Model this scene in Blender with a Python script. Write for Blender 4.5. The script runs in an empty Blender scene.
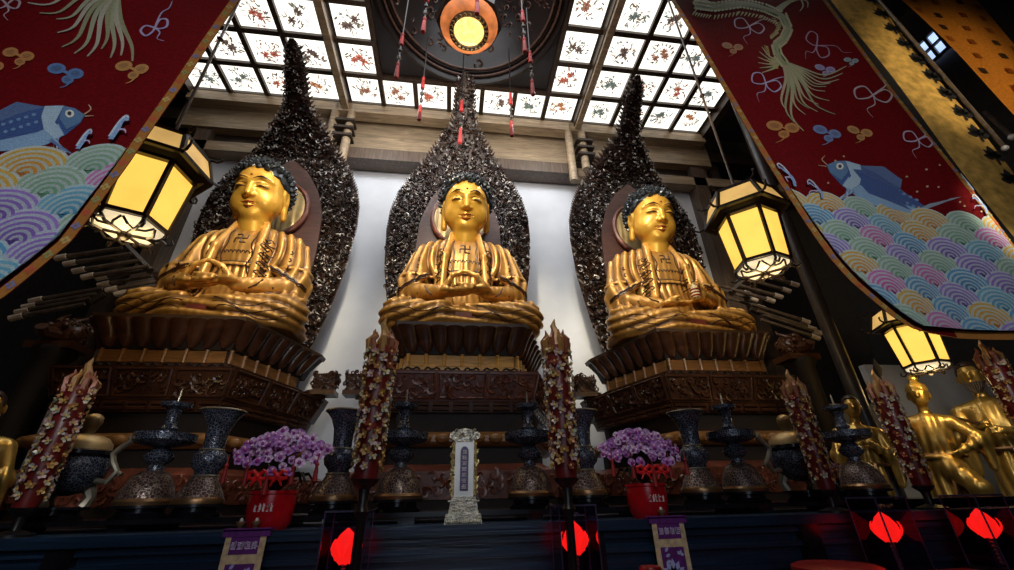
import bpy, math, random
import numpy as np
from mathutils import Vector, Matrix
random.seed(7); rng = np.random.default_rng(7)
sc = bpy.context.scene
col = sc.collection
PI = math.pi
sin, cos = math.sin, math.cos

# ------------------------------------------------------------------ camera model
FPX, CX, CY, EYE = 414.0, 507.0, 285.0, 1.6
def _n(a):
    l = math.sqrt(sum(t*t for t in a)); return [t/l for t in a]
def _d(a, b): return sum(p*q for p, q in zip(a, b))
ZV = _n([-19, -795, FPX]); XV = [3393, 135, FPX]
_k = _d(ZV, XV); XV = _n([a-_k*b for a, b in zip(XV, ZV)])
YV = [ZV[1]*XV[2]-ZV[2]*XV[1], ZV[2]*XV[0]-ZV[0]*XV[2], ZV[0]*XV[1]-ZV[1]*XV[0]]
def ray(x, y):
    d = [x-CX, y-CY, FPX]; return [_d(XV, d), _d(YV, d), _d(ZV, d)]
def P(x, y, Y):                       # world point on the sight line of a pixel at depth Y
    d = ray(x, y); s = Y/d[1]; return (d[0]*s, Y, d[2]*s+EYE)
def PZ(x, y, Z):
    d = ray(x, y); s = (Z-EYE)/d[2]; return (d[0]*s, d[1]*s, Z)

cam_d = bpy.data.cameras.new('camera'); cam = bpy.data.objects.new('camera', cam_d); col.objects.link(cam)
cam_d.sensor_width = 36; cam_d.lens = FPX/1014*36; cam_d.clip_start = 0.02
r_ = Vector((XV[0], YV[0], ZV[0])); u_ = -Vector((XV[1], YV[1], ZV[1])); b_ = -Vector((XV[2], YV[2], ZV[2]))
cam.matrix_world = Matrix(((r_.x, u_.x, b_.x, 0), (r_.y, u_.y, b_.y, 0), (r_.z, u_.z, b_.z, EYE), (0, 0, 0, 1)))
sc.camera = cam

# ------------------------------------------------------------------ materials
def nt(name):
    m = bpy.data.materials.new(name); m.use_nodes = True
    t = m.node_tree; b = t.nodes['Principled BSDF']; return m, t, b
def N(t, kind, **kw):
    n = t.nodes.new(kind)
    for k, v in kw.items(): setattr(n, k, v)
    return n
def ramp(t, fac, stops):
    r = N(t, 'ShaderNodeValToRGB'); e = r.color_ramp.elements
    while len(e) < len(stops): e.new(0.5)
    for i, (p, c) in enumerate(stops): e[i].position = p; e[i].color = (*c, 1)
    t.links.new(fac, r.inputs[0]); return r.outputs[0]
def plain(name, c, rough=.5, metal=0., scale=8., var=.35, bump=.0, emit=None, es=0., spec=.5, c2=None):
    m, t, b = nt(name)
    tc = N(t, 'ShaderNodeTexCoord'); nz = N(t, 'ShaderNodeTexNoise'); nz.inputs['Scale'].default_value = scale; nz.inputs['Detail'].default_value = 6
    t.links.new(tc.outputs['Object'], nz.inputs['Vector'])
    lo = tuple(x*(1-var) for x in c); hi = c2 or tuple(min(1, x*(1+var)) for x in c)
    t.links.new(ramp(t, nz.outputs[0], [(.3, lo), (.7, hi)]), b.inputs['Base Color'])
    b.inputs['Roughness'].default_value = rough; b.inputs['Metallic'].default_value = metal
    b.inputs['Specular IOR Level'].default_value = spec
    if bump:
        bp = N(t, 'ShaderNodeBump'); bp.inputs['Strength'].default_value = bump; bp.inputs['Distance'].default_value = .02
        t.links.new(nz.outputs[0], bp.inputs['Height']); t.links.new(bp.outputs[0], b.inputs['Normal'])
    if emit:
        b.inputs['Emission Color'].default_value = (*emit, 1); b.inputs['Emission Strength'].default_value = es
    return m
def wood(name, c, rough=.35, sx=(1, 1, 8), bump=.15, hi=2.0):
    m, t, b = nt(name)
    tc = N(t, 'ShaderNodeTexCoord'); mp = N(t, 'ShaderNodeMapping'); mp.inputs['Scale'].default_value = sx
    nz = N(t, 'ShaderNodeTexNoise'); nz.inputs['Scale'].default_value = 3; nz.inputs['Detail'].default_value = 8; nz.inputs['Distortion'].default_value = 1.2
    t.links.new(tc.outputs['Object'], mp.inputs[0]); t.links.new(mp.outputs[0], nz.inputs['Vector'])
    t.links.new(ramp(t, nz.outputs[0], [(.25, tuple(x*.45 for x in c)), (.6, c), (.8, tuple(min(1, x*hi) for x in c))]), b.inputs['Base Color'])
    b.inputs['Roughness'].default_value = rough
    bp = N(t, 'ShaderNodeBump'); bp.inputs['Strength'].default_value = bump; bp.inputs['Distance'].default_value = .01
    t.links.new(nz.outputs[0], bp.inputs['Height']); t.links.new(bp.outputs[0], b.inputs['Normal'])
    return m
def gold(name, c, dark, rough=.3, metal=.6, fold=0., p0=.44, p1=.56):
    m, t, b = nt(name)
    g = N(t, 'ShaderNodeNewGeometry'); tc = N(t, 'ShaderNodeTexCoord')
    nz = N(t, 'ShaderNodeTexNoise'); nz.inputs['Scale'].default_value = 5; nz.inputs['Detail'].default_value = 7
    t.links.new(tc.outputs['Object'], nz.inputs['Vector'])
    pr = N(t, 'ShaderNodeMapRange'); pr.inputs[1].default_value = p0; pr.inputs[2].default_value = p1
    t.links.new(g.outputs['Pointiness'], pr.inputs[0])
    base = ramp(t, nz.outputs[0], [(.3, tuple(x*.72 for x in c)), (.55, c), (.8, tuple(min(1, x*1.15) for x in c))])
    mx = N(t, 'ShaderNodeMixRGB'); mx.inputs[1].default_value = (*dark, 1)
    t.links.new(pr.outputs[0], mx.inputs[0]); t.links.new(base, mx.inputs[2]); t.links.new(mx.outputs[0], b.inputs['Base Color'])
    b.inputs['Metallic'].default_value = metal
    rr = N(t, 'ShaderNodeMapRange'); rr.inputs[3].default_value = rough-.08; rr.inputs[4].default_value = rough+.15
    t.links.new(nz.outputs[0], rr.inputs[0]); t.links.new(rr.outputs[0], b.inputs['Roughness'])
    if fold:
        mp = N(t, 'ShaderNodeMapping'); mp.inputs['Scale'].default_value = (1, 1, .25)
        wv = N(t, 'ShaderNodeTexWave'); wv.inputs['Scale'].default_value = 3.0; wv.inputs['Distortion'].default_value = 9; wv.inputs['Detail'].default_value = 2; wv.inputs['Detail Scale'].default_value = .8
        t.links.new(tc.outputs['Object'], mp.inputs[0]); t.links.new(mp.outputs[0], wv.inputs['Vector'])
        bp = N(t, 'ShaderNodeBump'); bp.inputs['Strength'].default_value = fold; bp.inputs['Distance'].default_value = .03
        t.links.new(wv.outputs[1], bp.inputs['Height']); t.links.new(bp.outputs[0], b.inputs['Normal'])
    return m
def attr(name, rough=.6, metal=0., emit=0., bump=0., bscale=60., sheen=0., mul=1.):
    m, t, b = nt(name)
    a = N(t, 'ShaderNodeAttribute'); a.attribute_name = 'Col'
    tc = N(t, 'ShaderNodeTexCoord'); nz = N(t, 'ShaderNodeTexNoise'); nz.inputs['Scale'].default_value = bscale
    t.links.new(tc.outputs['Object'], nz.inputs['Vector'])
    mx = N(t, 'ShaderNodeMixRGB', blend_type='MULTIPLY'); mx.inputs[0].default_value = .45
    t.links.new(a.outputs[0], mx.inputs[1]); t.links.new(ramp(t, nz.outputs[0], [(.3, (.55,)*3), (.65, (1.,)*3)]), mx.inputs[2])
    t.links.new(mx.outputs[0], b.inputs['Base Color'])
    b.inputs['Roughness'].default_value = rough; b.inputs['Metallic'].default_value = metal
    if emit:
        t.links.new(a.outputs[0], b.inputs['Emission Color']); b.inputs['Emission Strength'].default_value = emit
    if bump:
        bp = N(t, 'ShaderNodeBump'); bp.inputs['Strength'].default_value = bump; bp.inputs['Distance'].default_value = .01
        t.links.new(nz.outputs[0], bp.inputs['Height']); t.links.new(bp.outputs[0], b.inputs['Normal'])
    if sheen: b.inputs['Sheen Weight'].default_value = sheen
    return m
def enamel(name, dark, light, scale=45., rough=.22, metal=.3, thr=.12):
    m, t, b = nt(name)
    tc = N(t, 'ShaderNodeTexCoord'); v = N(t, 'ShaderNodeTexVoronoi'); v.feature = 'DISTANCE_TO_EDGE'; v.inputs['Scale'].default_value = scale
    nz = N(t, 'ShaderNodeTexNoise'); nz.inputs['Scale'].default_value = scale*.35
    t.links.new(tc.outputs['Object'], v.inputs['Vector']); t.links.new(tc.outputs['Object'], nz.inputs['Vector'])
    c = ramp(t, v.outputs[0], [(thr*.4, light), (thr, dark), (thr*4, tuple(x*1.8 for x in dark))])
    mx = N(t, 'ShaderNodeMixRGB', blend_type='MULTIPLY'); mx.inputs[0].default_value = .7
    t.links.new(c, mx.inputs[1]); t.links.new(ramp(t, nz.outputs[0], [(.35, (.35,)*3), (.65, (1.2,)*3)]), mx.inputs[2])
    t.links.new(mx.outputs[0], b.inputs['Base Color'])
    b.inputs['Roughness'].default_value = rough; b.inputs['Metallic'].default_value = metal
    bp = N(t, 'ShaderNodeBump'); bp.inputs['Strength'].default_value = .5; bp.inputs['Distance'].default_value = .006; bp.invert = True
    t.links.new(v.outputs[0], bp.inputs['Height']); t.links.new(bp.outputs[0], b.inputs['Normal'])
    return m
def glow(name, c, s, scale=6., var=.15):
    m, t, b = nt(name)
    tc = N(t, 'ShaderNodeTexCoord'); nz = N(t, 'ShaderNodeTexNoise'); nz.inputs['Scale'].default_value = scale
    t.links.new(tc.outputs['Object'], nz.inputs['Vector'])
    t.links.new(ramp(t, nz.outputs[0], [(.3, tuple(x*(1-var) for x in c)), (.7, tuple(x*(1+var) for x in c))]), b.inputs['Emission Color'])
    b.inputs['Base Color'].default_value = (*[x*.5 for x in c], 1); b.inputs['Emission Strength'].default_value = s; b.inputs['Roughness'].default_value = .6
    return m
def glassy(name, c, fac):
    m = bpy.data.materials.new(name); m.use_nodes = True; t = m.node_tree
    t.nodes.clear(); o = N(t, 'ShaderNodeOutputMaterial'); mx = N(t, 'ShaderNodeMixShader'); tr = N(t, 'ShaderNodeBsdfTransparent'); gl = N(t, 'ShaderNodeBsdfGlossy')
    tr.inputs[0].default_value = (*c, 1); gl.inputs['Roughness'].default_value = .05; gl.inputs[0].default_value = (.8, .8, .9, 1)
    lw = N(t, 'ShaderNodeLayerWeight'); lw.inputs[0].default_value = fac
    t.links.new(lw.outputs['Fresnel'], mx.inputs[0]); t.links.new(tr.outputs[0], mx.inputs[1]); t.links.new(gl.outputs[0], mx.inputs[2]); t.links.new(mx.outputs[0], o.inputs[0])
    return m

M = dict(
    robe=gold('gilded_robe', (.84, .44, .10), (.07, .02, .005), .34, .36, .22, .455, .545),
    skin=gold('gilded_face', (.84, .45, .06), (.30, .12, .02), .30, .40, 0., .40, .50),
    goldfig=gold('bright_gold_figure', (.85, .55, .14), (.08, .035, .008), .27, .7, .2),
    trimdark=plain('dark_patina', (.045, .018, .008), .4),
    lips=plain('red_lacquer_lips', (.30, .05, .02), .35),
    white=plain('eye_white', (.75, .68, .5), .3, var=.05),
    hair=attr('painted_curls', .3, .1),
    mand=attr('carved_mandorla', .22, .25, bump=.3),
    mandin=wood('mandorla_board', (.075, .026, .018), .45),
    disc=gold('halo_disc_gold', (.52, .38, .17), (.2, .12, .04), .3, .4, .3),
    pedw=wood('carved_dark_wood', (.085, .032, .014), .33, (1, 1, 2), .3, 2.2),
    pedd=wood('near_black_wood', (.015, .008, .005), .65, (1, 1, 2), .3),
    pedr=wood('red_brown_wood', (.17, .05, .028), .33, (2, 2, 2), .3, 2.0),
    pedg=wood('gilded_board_center', (.80, .44, .11), .3, (1, 1, 5), .1, 1.5),
    pedb=wood('ochre_board', (.33, .15, .045), .35, (1, 1, 5), .1, 1.7),
    lattice=wood('ceiling_lattice_wood', (.05, .028, .016), .45, (4, 4, 4)),
    beam=wood('ceiling_beam_wood', (.40, .29, .18), .4, (.6, 6, 6), .2, 1.6),
    beamd=wood('dark_beam_wood', (.035, .022, .014), .45, (.6, 5, 5)),
    post=wood('post_wood', (.12, .08, .055), .4, (6, 6, .6)),
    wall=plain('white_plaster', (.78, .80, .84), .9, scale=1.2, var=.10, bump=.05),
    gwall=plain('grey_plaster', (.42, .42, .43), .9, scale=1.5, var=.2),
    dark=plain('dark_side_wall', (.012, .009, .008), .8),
    floor=plain('dark_stone_floor', (.04, .035, .03), .35, scale=2),
    lit=glow('lit_panel', (1., .955, .86), 1.55, 2., .05),
    flower=attr('backlit_painting', .8, 0, .55),
    blacklac=plain('black_lacquer', (.008, .008, .011), .18, var=.5),
    navy=wood('navy_lacquer', (.012, .030, .062), .28, (.4, 3, 9), .25, 2.0),
    iron=plain('blackened_iron', (.012, .010, .010), .35, .3),
    bframe=plain('lantern_black_wood', (.014, .009, .007), .3),
    lpane=glow('lantern_amber_pane', (1., .60, .10), 1.15, 4., .10),
    lpane2=glow('lantern_upper_pane', (.80, .48, .14), .75, 5., .2),
    lglass=glow('frosted_lantern_base', (1., .80, .48), .95, 9., .35),
    cloth=plain('crimson_brocade', (.125, .002, .004), .7, scale=50, var=.25, bump=.1, spec=.15),
    bord=attr('brocade_border', .6, .1, bump=.2),
    thread=attr('silk_thread', .42, .0, bump=.5, bscale=90, sheen=.4),
    goldcl=plain('gold_brocade', (.60, .36, .09), .5, .1, scale=9, var=.4, bump=.1),
    orange=plain('orange_brocade', (.72, .24, .025), .55, scale=30, var=.2, bump=.1),
    blackcl=plain('black_cloth', (.008, .006, .006), .8),
    candle=plain('crimson_wax', (.11, .008, .007), .35),
    relief=attr('painted_relief', .4, .15),
    cloi=enamel('cloisonne_blue', (.012, .020, .042), (.19, .20, .23), 58., .25, .3, .10),
    cloib=enamel('cloisonne_copper', (.05, .022, .022), (.36, .28, .22), 55., .3, .3, .10),
    copper=gold('copper_band', (.30, .17, .08), (.1, .04, .02), .3, .8),
    brass=gold('aged_brass', (.36, .25, .11), (.08, .05, .02), .4, .6),
    pewter=plain('greyed_brass', (.30, .27, .20), .35, .6),
    pot=plain('red_glazed_pot', (.42, .006, .012), .22, var=.2),
    petal=attr('orchid_petals', .5, 0, .0),
    leaf=plain('orchid_leaf', (.012, .03, .014), .35),
    ribbon=plain('red_ribbon', (.62, .012, .014), .5),
    tassel=plain('red_tassel', (.26, .008, .008), .6),
    silver=enamel('pale_carved_silver', (.42, .37, .24), (.80, .78, .68), 60., .35, .4),
    silverp=plain('pale_frame', (.72, .70, .66), .35, .3, var=.15),
    violet=plain('violet_cloth', (.11, .012, .17), .6, scale=40, var=.25),
    cream=plain('cream_brocade', (.62, .52, .30), .6, scale=30, var=.3),
    ink=plain('lilac_white_ink', (.68, .60, .85), .6, var=.15),
    inkb=plain('pale_blue_ink', (.40, .48, .80), .6, var=.2),
    inkw=plain('white_ink', (.85, .82, .80), .6, var=.05),
    tabp=plain('tablet_inset', (.10, .06, .20), .4),
    redlamp=glow('lit_red_lotus', (1., .014, .008), 1.5, 3., .1),
    pglass=glassy('violet_tinted_glass', (.60, .50, .68), .18),
    edge=plain('glass_case_edge', (.05, .035, .08), .3, .2),
    redlac=plain('red_lacquer', (.22, .012, .010), .3),
    winb=glow('window_daylight', (.45, .62, 1.), 1.3),
    warm=glow('lamp_disc', (1., .66, .20), 1.5, 16., .4),
    ringm=glow('amber_lamp_ring', (.75, .22, .06), .55, 5., .6),
    tipm=plain('painted_slat_glint', (.62, .52, .42), .35),  # light glinting on the slat ends, put in as a paler colour
    slat=wood('slat_wood', (.11, .08, .06), .3, (4, 4, 4)),
)

# ------------------------------------------------------------------ mesh builder
class MB:
    def __init__(s): s.v = []; s.f = []; s.c = []
    def add(s, vs, fs, c=(1, 1, 1)):
        o = len(s.v); s.v += [tuple(p) for p in vs]; s.f += [tuple(i+o for i in f) for f in fs]; s.c += [c]*len(vs)
    def box(s, x0, x1, y0, y1, z0, z1, c=(1, 1, 1)):
        s.add([(x0, y0, z0), (x1, y0, z0), (x1, y1, z0), (x0, y1, z0), (x0, y0, z1), (x1, y0, z1), (x1, y1, z1), (x0, y1, z1)],
              [(0, 3, 2, 1), (4, 5, 6, 7), (0, 1, 5, 4), (1, 2, 6, 5), (2, 3, 7, 6), (3, 0, 4, 7)], c)
    def loft(s, rings, caps=True, c=(1, 1, 1)):
        n = len(rings[0]); vs = [p for r in rings for p in r]; fs = []
        for i in range(len(rings)-1):
            for j in range(n):
                a = i*n+j; b = i*n+(j+1) % n; fs.append((a, b, b+n, a+n))
        if caps: fs.append(tuple(range(n-1, -1, -1))); fs.append(tuple((len(rings)-1)*n+j for j in range(n)))
        s.add(vs, fs, c)
    def lathe(s, prof, cx=0, cy=0, n=20, c=(1, 1, 1), rot=0., sx=1, sy=1):
        s.loft([[(cx+r*sx*cos(rot+2*PI*j/n), cy+r*sy*sin(rot+2*PI*j/n), z) for j in range(n)] for r, z in prof], True, c)
    def tube(s, pts, r, n=6, c=(1, 1, 1), taper=None):
        pts = [Vector(p) for p in pts]; rings = []
        for i, p in enumerate(pts):
            d = (pts[min(i+1, len(pts)-1)]-pts[max(i-1, 0)])
            if d.length < 1e-9: d = Vector((0, 0, 1))
            d.normalize(); a = d.orthogonal() if i == 0 else None
            if i == 0: u = d.orthogonal().normalized()
            else:
                u = u-d*u.dot(d)
                u = u.normalized() if u.length > 1e-6 else d.orthogonal().normalized()
            w = d.cross(u); rr = r if taper is None else r*taper[i] if isinstance(taper, (list, tuple)) else r*(1+(taper-1)*i/(len(pts)-1))
            rr = max(rr, 1e-4)
            rings.append([tuple(p+(u*cos(2*PI*j/n)+w*sin(2*PI*j/n))*rr) for j in range(n)])
        s.loft(rings, True, c)
    def sphere(s, p, r, n=10, m=7, c=(1, 1, 1)):
        if not isinstance(r, (tuple, list)): r = (r, r, r)
        s.loft([[(p[0]+r[0]*sin(PI*max(.02, min(.98, i/m)))*cos(2*PI*j/n), p[1]+r[1]*sin(PI*max(.02, min(.98, i/m)))*sin(2*PI*j/n), p[2]-r[2]*cos(PI*i/m)) for j in range(n)] for i in range(m+1)], True, c)
    def poly(s, pts, c=(1, 1, 1)): s.add(pts, [tuple(range(len(pts)))], c)
    def prism(s, pts, d, c=(1, 1, 1)):
        n = len(pts); q = [tuple(a+b for a, b in zip(p, d)) for p in pts]
        s.add(list(pts)+q, [tuple(range(n-1, -1, -1)), tuple(range(n, 2*n))]+[(i, (i+1) % n, (i+1) % n+n, i+n) for i in range(n)], c)
    def build(s, name, mat, parent=None, smooth=True, off=None):
        me = bpy.data.meshes.new(name); o = Vector(parent.get('_o', (0, 0, 0))) if parent else Vector((0, 0, 0))
        if off is not None: o = Vector(off)
        me.from_pydata([(p[0]-o.x, p[1]-o.y, p[2]-o.z) for p in s.v], [], s.f)
        ca = me.color_attributes.new('Col', 'FLOAT_COLOR', 'POINT')
        ca.data.foreach_set('color', [k for c in s.c for k in (c[0], c[1], c[2], 1.)])
        me.materials.append(mat); me.validate(); me.update()
        if smooth:
            me.polygons.foreach_set('use_smooth', [True]*len(me.polygons))
            try: me.set_sharp_from_angle(angle=math.radians(40))
            except Exception: pass
        ob = bpy.data.objects.new(name, me); col.objects.link(ob)
        if parent: ob.parent = parent; ob['_o'] = tuple(o)
        elif off is not None: ob.location = o
        return ob
def tag(o, label, cat, group=None):
    o['label'] = label; o['category'] = cat
    if group: o['group'] = group
    return o
def thing(name, label, cat, loc=(0, 0, 0), group=None):
    o = bpy.data.objects.new(name, None); col.objects.link(o); o.location = loc; o['_o'] = tuple(loc); o.empty_display_size = .1
    return tag(o, label, cat, group)
def struct(o): o['kind'] = 'structure'; return o
def copy_tree(o, parent=None, loc=None, label=None):
    c = o.copy(); col.objects.link(c)
    if parent: c.parent = parent
    if loc is not None: c.location = loc; c['_o'] = tuple(loc)
    if label: c['label'] = label
    for ch in list(o.children): copy_tree(ch, c)
    return c
def one(name, mb, mat, label, cat, group=None, smooth=True, off=(0, 0, 0)):
    return tag(mb.build(name, mat, None, smooth, off), label, cat, group)

# ------------------------------------------------------------------ signed-distance sculpting
def ell(p, c, r):
    x, y, z = p; a = ((x-c[0])/r[0]); b = ((y-c[1])/r[1]); d = ((z-c[2])/r[2])
    k0 = np.sqrt(a*a+b*b+d*d)+1e-6; k1 = np.sqrt((a/r[0])**2+(b/r[1])**2+(d/r[2])**2)+1e-6
    return k0*(k0-1)/k1
def rc(p, a, b, ra, rb):
    x, y, z = p; bx, by, bz = b[0]-a[0], b[1]-a[1], b[2]-a[2]; L = bx*bx+by*by+bz*bz+1e-9
    t = np.clip(((x-a[0])*bx+(y-a[1])*by+(z-a[2])*bz)/L, 0, 1)
    return np.sqrt((x-a[0]-bx*t)**2+(y-a[1]-by*t)**2+(z-a[2]-bz*t)**2)-(ra+(rb-ra)*t)
def smin(a, b, k):
    h = np.clip(.5+.5*(b-a)/k, 0, 1); return b+(a-b)*h-k*h*(1-h)
def smax(a, b, k): return -smin(-a, -b, k)
def surfnet(fn, lo, hi, h):
    ax = [np.arange(l, u+h, h, dtype=np.float32) for l, u in zip(lo, hi)]
    X, Y, Z = np.meshgrid(*ax, indexing='ij'); F = fn((X, Y, Z)).astype(np.float32)
    F[0] = F[-1] = np.maximum(F[0], .01); F[:, 0] = np.maximum(F[:, 0], .01); F[:, -1] = np.maximum(F[:, -1], .01); F[:, :, 0] = np.maximum(F[:, :, 0], .01); F[:, :, -1] = np.maximum(F[:, :, -1], .01)
    F[-1] = np.maximum(F[-1], .01); F[0] = np.maximum(F[0], .01)
    n = [s-1 for s in F.shape]; acc = np.zeros((*n, 3), np.float32); cnt = np.zeros(n, np.float32)
    def sub(i, j, k): return F[i:i+n[0], j:j+n[1], k:k+n[2]]
    cor = [(i, j, k) for i in (0, 1) for j in (0, 1) for k in (0, 1)]
    for a in cor:
        for d in range(3):
            if a[d]: continue
            b = list(a); b[d] = 1; f0 = sub(*a); f1 = sub(*b); m = (f0 < 0) != (f1 < 0)
            t = np.where(m, f0/(f0-f1+1e-12*(f0 == f1)), 0)
            for e in range(3): acc[..., e] += np.where(m, a[e]+(t if e == d else 0), 0)
            cnt += m
    act = cnt > 0; idx = -np.ones(n, np.int64); idx[act] = np.arange(act.sum())
    ii = np.argwhere(act); V = (ii+acc[act]/cnt[act][:, None])*h+np.array(lo)
    Q = []
    for d in range(3):
        e, g = (d+1) % 3, (d+2) % 3
        sl0 = [slice(1, -1)]*3; sl0[d] = slice(0, -1); sl1 = [slice(1, -1)]*3; sl1[d] = slice(1, None)
        f0 = F[tuple(sl0)]; f1 = F[tuple(sl1)]; m = np.argwhere((f0 < 0) != (f1 < 0))
        if not len(m): continue
        base = m.copy(); base[:, e] += 1; base[:, g] += 1
        inside = f0[tuple(m.T)] < 0
        def gi(de, dg):
            q = base.copy(); q[:, e] -= de; q[:, g] -= dg; return idx[tuple(q.T)]
        a, b, c, dd = gi(1, 1), gi(0, 1), gi(0, 0), gi(1, 0)
        Q.append(np.where(inside[:, None], np.stack([a, b, c, dd], 1), np.stack([dd, c, b, a], 1)))
    return V, np.concatenate(Q)
def front(fn, xs, zs, y0=-1.4, steps=70):
    xs = np.array(xs, np.float32); zs = np.array(zs, np.float32); y = np.full_like(xs, y0)
    for _ in range(steps): y = y+np.clip(fn((xs, y, zs)), -.05, .08)*.8
    return y
def sdf_obj(name, parts, mat, parent):
    me = bpy.data.meshes.new(name); V = []; Q = []; o = 0
    for v, q in parts: V.append(v); Q.append(q+o); o += len(v)
    V = np.concatenate(V); Q = np.concatenate(Q)
    me.vertices.add(len(V)); me.vertices.foreach_set('co', V.astype(np.float32).ravel())
    me.loops.add(len(Q)*4); me.loops.foreach_set('vertex_index', Q.astype(np.int32).ravel())
    me.polygons.add(len(Q)); me.polygons.foreach_set('loop_start', np.arange(0, len(Q)*4, 4, dtype=np.int32)); me.polygons.foreach_set('loop_total', np.full(len(Q), 4, np.int32))
    me.update(calc_edges=True); me.validate(); me.polygons.foreach_set('use_smooth', [True]*len(Q)); me.materials.append(mat)
    ob = bpy.data.objects.new(name, me); col.objects.link(ob)
    if parent: ob.parent = parent
    return ob

# curl ornament used by all carved work
def curl(mb, p, s, ang, nrm=(0, -1, 0), c=(1, 1, 1), turns=1.3, r=.18, n=9, ns=4):
    nv = Vector(nrm).normalized(); u = nv.cross(Vector((0, 0, 1)))
    u = u.normalized() if u.length > 1e-4 else Vector((1, 0, 0)); w = u.cross(nv); pts = []
    for i in range(n):
        t = i/(n-1); a = ang+turns*2*PI*t*.6; rad = s*(1-.8*t)
        pts.append(Vector(p)+(u*cos(a)+w*sin(a))*rad*.5+nv*(.25*s*t))
    mb.tube(pts, s*r, ns, c, [.35+.65*sin(PI*min(1, .15+t/(n-1))) for t in range(n)])

# ------------------------------------------------------------------ SETTING
m = MB(); m.box(-8.6, 8.8, -3, 8.2, -.1, 0); struct(m.build('floor', M['floor'], None, False))
m = MB(); m.box(-4.95, 5.2, 6.85, 7.0, 0, 8.0); struct(m.build('wall_back', M['wall'], None, False))
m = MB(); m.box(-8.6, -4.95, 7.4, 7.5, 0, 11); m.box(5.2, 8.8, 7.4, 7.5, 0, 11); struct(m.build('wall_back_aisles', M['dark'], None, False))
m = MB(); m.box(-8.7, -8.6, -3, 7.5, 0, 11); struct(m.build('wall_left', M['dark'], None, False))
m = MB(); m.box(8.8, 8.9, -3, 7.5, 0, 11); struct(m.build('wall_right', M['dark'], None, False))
m = MB(); m.box(5.15, 6.3, 5.5, 5.6, 0, 2.75); m.box(6.3, 8.75, 5.5, 5.6, 0, 3.35); struct(m.build('wall_right_rear', M['gwall'], None, False))
m = MB(); m.box(-8.5, -4.7, 5.9, 6.0, 0, 2.75); struct(m.build('wall_left_rear', M['gwall'], None, False))
ZC = 9.1
# columns flanking the white wall, and the slim pillar at the right
def post_box(name, x0, x1, y0, y1, z0, z1, mat='post'):
    m = MB(); m.box(x0, x1, y0, y1, z0, z1); return struct(m.build(name, M[mat], None, False))
post_box('trim_1', -5.22, -4.95, 6.55, 6.85, 0, 9.0); post_box('trim_2', 5.2, 5.5, 6.55, 6.85, 0, 9.0)
post_box('trim_3', -5.62, -5.42, 6.6, 6.85, 0, 9.0, 'beamd'); post_box('trim_4', 5.72, 5.92, 6.6, 6.85, 0, 9.0, 'beamd')
m = MB(); m.lathe([(.075, 0), (.075, 8.2)], 4.32, 4.0, 16); struct(m.build('trim_5', plain('grey_brown_pillar', (.035, .03, .027), .35), None))
# frieze and beams above the white wall
def beam(name, z0, z1, y0, y1, x0, x1, mat='beam'):
    m = MB(); m.box(x0, x1, y0, y1, z0, z1); return struct(m.build(name, M[mat], None, False))
beam('trim_6', 8.80, 9.06, 6.26, 6.5, -5.45, 5.55)
beam('trim_7', 8.00, 8.95, 6.62, 6.8, -2.45, 2.45)
beam('trim_8', 8.30, 8.95, 6.5, 6.8, -5.6, -2.45); beam('trim_9', 8.30, 8.95, 6.5, 6.8, 2.45, 5.7)
beam('trim_10', 7.72, 8.0, 6.45, 6.8, -2.45, 2.45, 'post')
beam('trim_11', 7.75, 7.98, 6.55, 6.8, -8.5, -2.45, 'beam'); beam('trim_12', 7.75, 7.98, 6.55, 6.8, 2.45, 8.7, 'beam')
beam('trim_13', 7.98, 8.3, 6.7, 6.8, -5.2, -2.45, 'beamd'); beam('trim_14', 7.98, 8.3, 6.7, 6.8, 2.45, 5.4, 'beamd')
beam('trim_15', 8.45, 8.75, 6.5, 6.8, -8.5, -5.6, 'beamd'); beam('trim_16', 8.45, 8.75, 6.5, 6.8, 5.7, 8.7, 'beamd')
k = 17
for x in (-2.62, -2.30, 2.32, 2.62):
    m = MB(); m.lathe([(.085, 7.4 if abs(x) < 2.5 else 7.75), (.085, 9.0)], x, 6.33, 12); struct(m.build('trim_%d' % k, M['beam'], None)); k += 1
for x in (-5.5, -3.9, 5.5, 3.6):
    m = MB(); m.box(x-.1, x+.1, 6.6, 6.78, 7.95, 8.4); struct(m.build('trim_%d' % k, M['post'], None, False)); k += 1
for s, x in ((-1, -2.5), (1, 2.5)):            # small bracket tongues on the beam ends
    m = MB()
    for z in (8.1, 8.3, 8.5): m.box(x-.05, x+.32, 6.2, 6.45, z-.03, z+.03)
    struct(m.build('trim_%d' % k, M['beamd'], None, False)); k += 1
# lattice ceiling
PX = .0
left_c = [(-5.36, -4.69), (-4.58, -3.87), (-3.78, -3.12), (-3.02, -2.50)]
left_c = [(-5.36+.715*i, -5.36+.715*i+.62) for i in range(4)]
mid_c = [(-2.30+.68*i, -2.30+.68*i+.59) for i in range(7)]
right_c = [(2.66+.705*i, 2.66+.705*i+.61) for i in range(4)]
rows = [(6.25-.685*k-.595, 6.25-.685*k) for k in range(7)]
m = MB()
xs = sorted([c for b in (left_c, mid_c, right_c) for c in b])
edges = [-5.47]+[(xs[i][1]+xs[i+1][0])/2 for i in range(len(xs)-1)]+[5.56]
for i, x in enumerate(edges):
    big = i in (0, 4, 11, 15)
    w = .075 if big else .045
    y0 = 1.4
    if 5 < i < 10: y0 = 5.62
    m.box(x-w, x+w, y0, 6.27, ZC-(.17 if big else .07), ZC+.05)
for kx, (y0, y1) in enumerate(rows):
    yb = y1+.045
    for a, b in ((-5.47, 5.56),) if kx < 2 else ((-5.47, -1.62), (1.78, 5.56)):
        m.box(a, b, yb-.045, yb+.045, ZC-.06, ZC+.05)
m.box(-5.47, 5.56, 1.36, 1.44, ZC-.06, ZC+.05)
struct(m.build('ceiling', M['lattice'], None, False))
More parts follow.
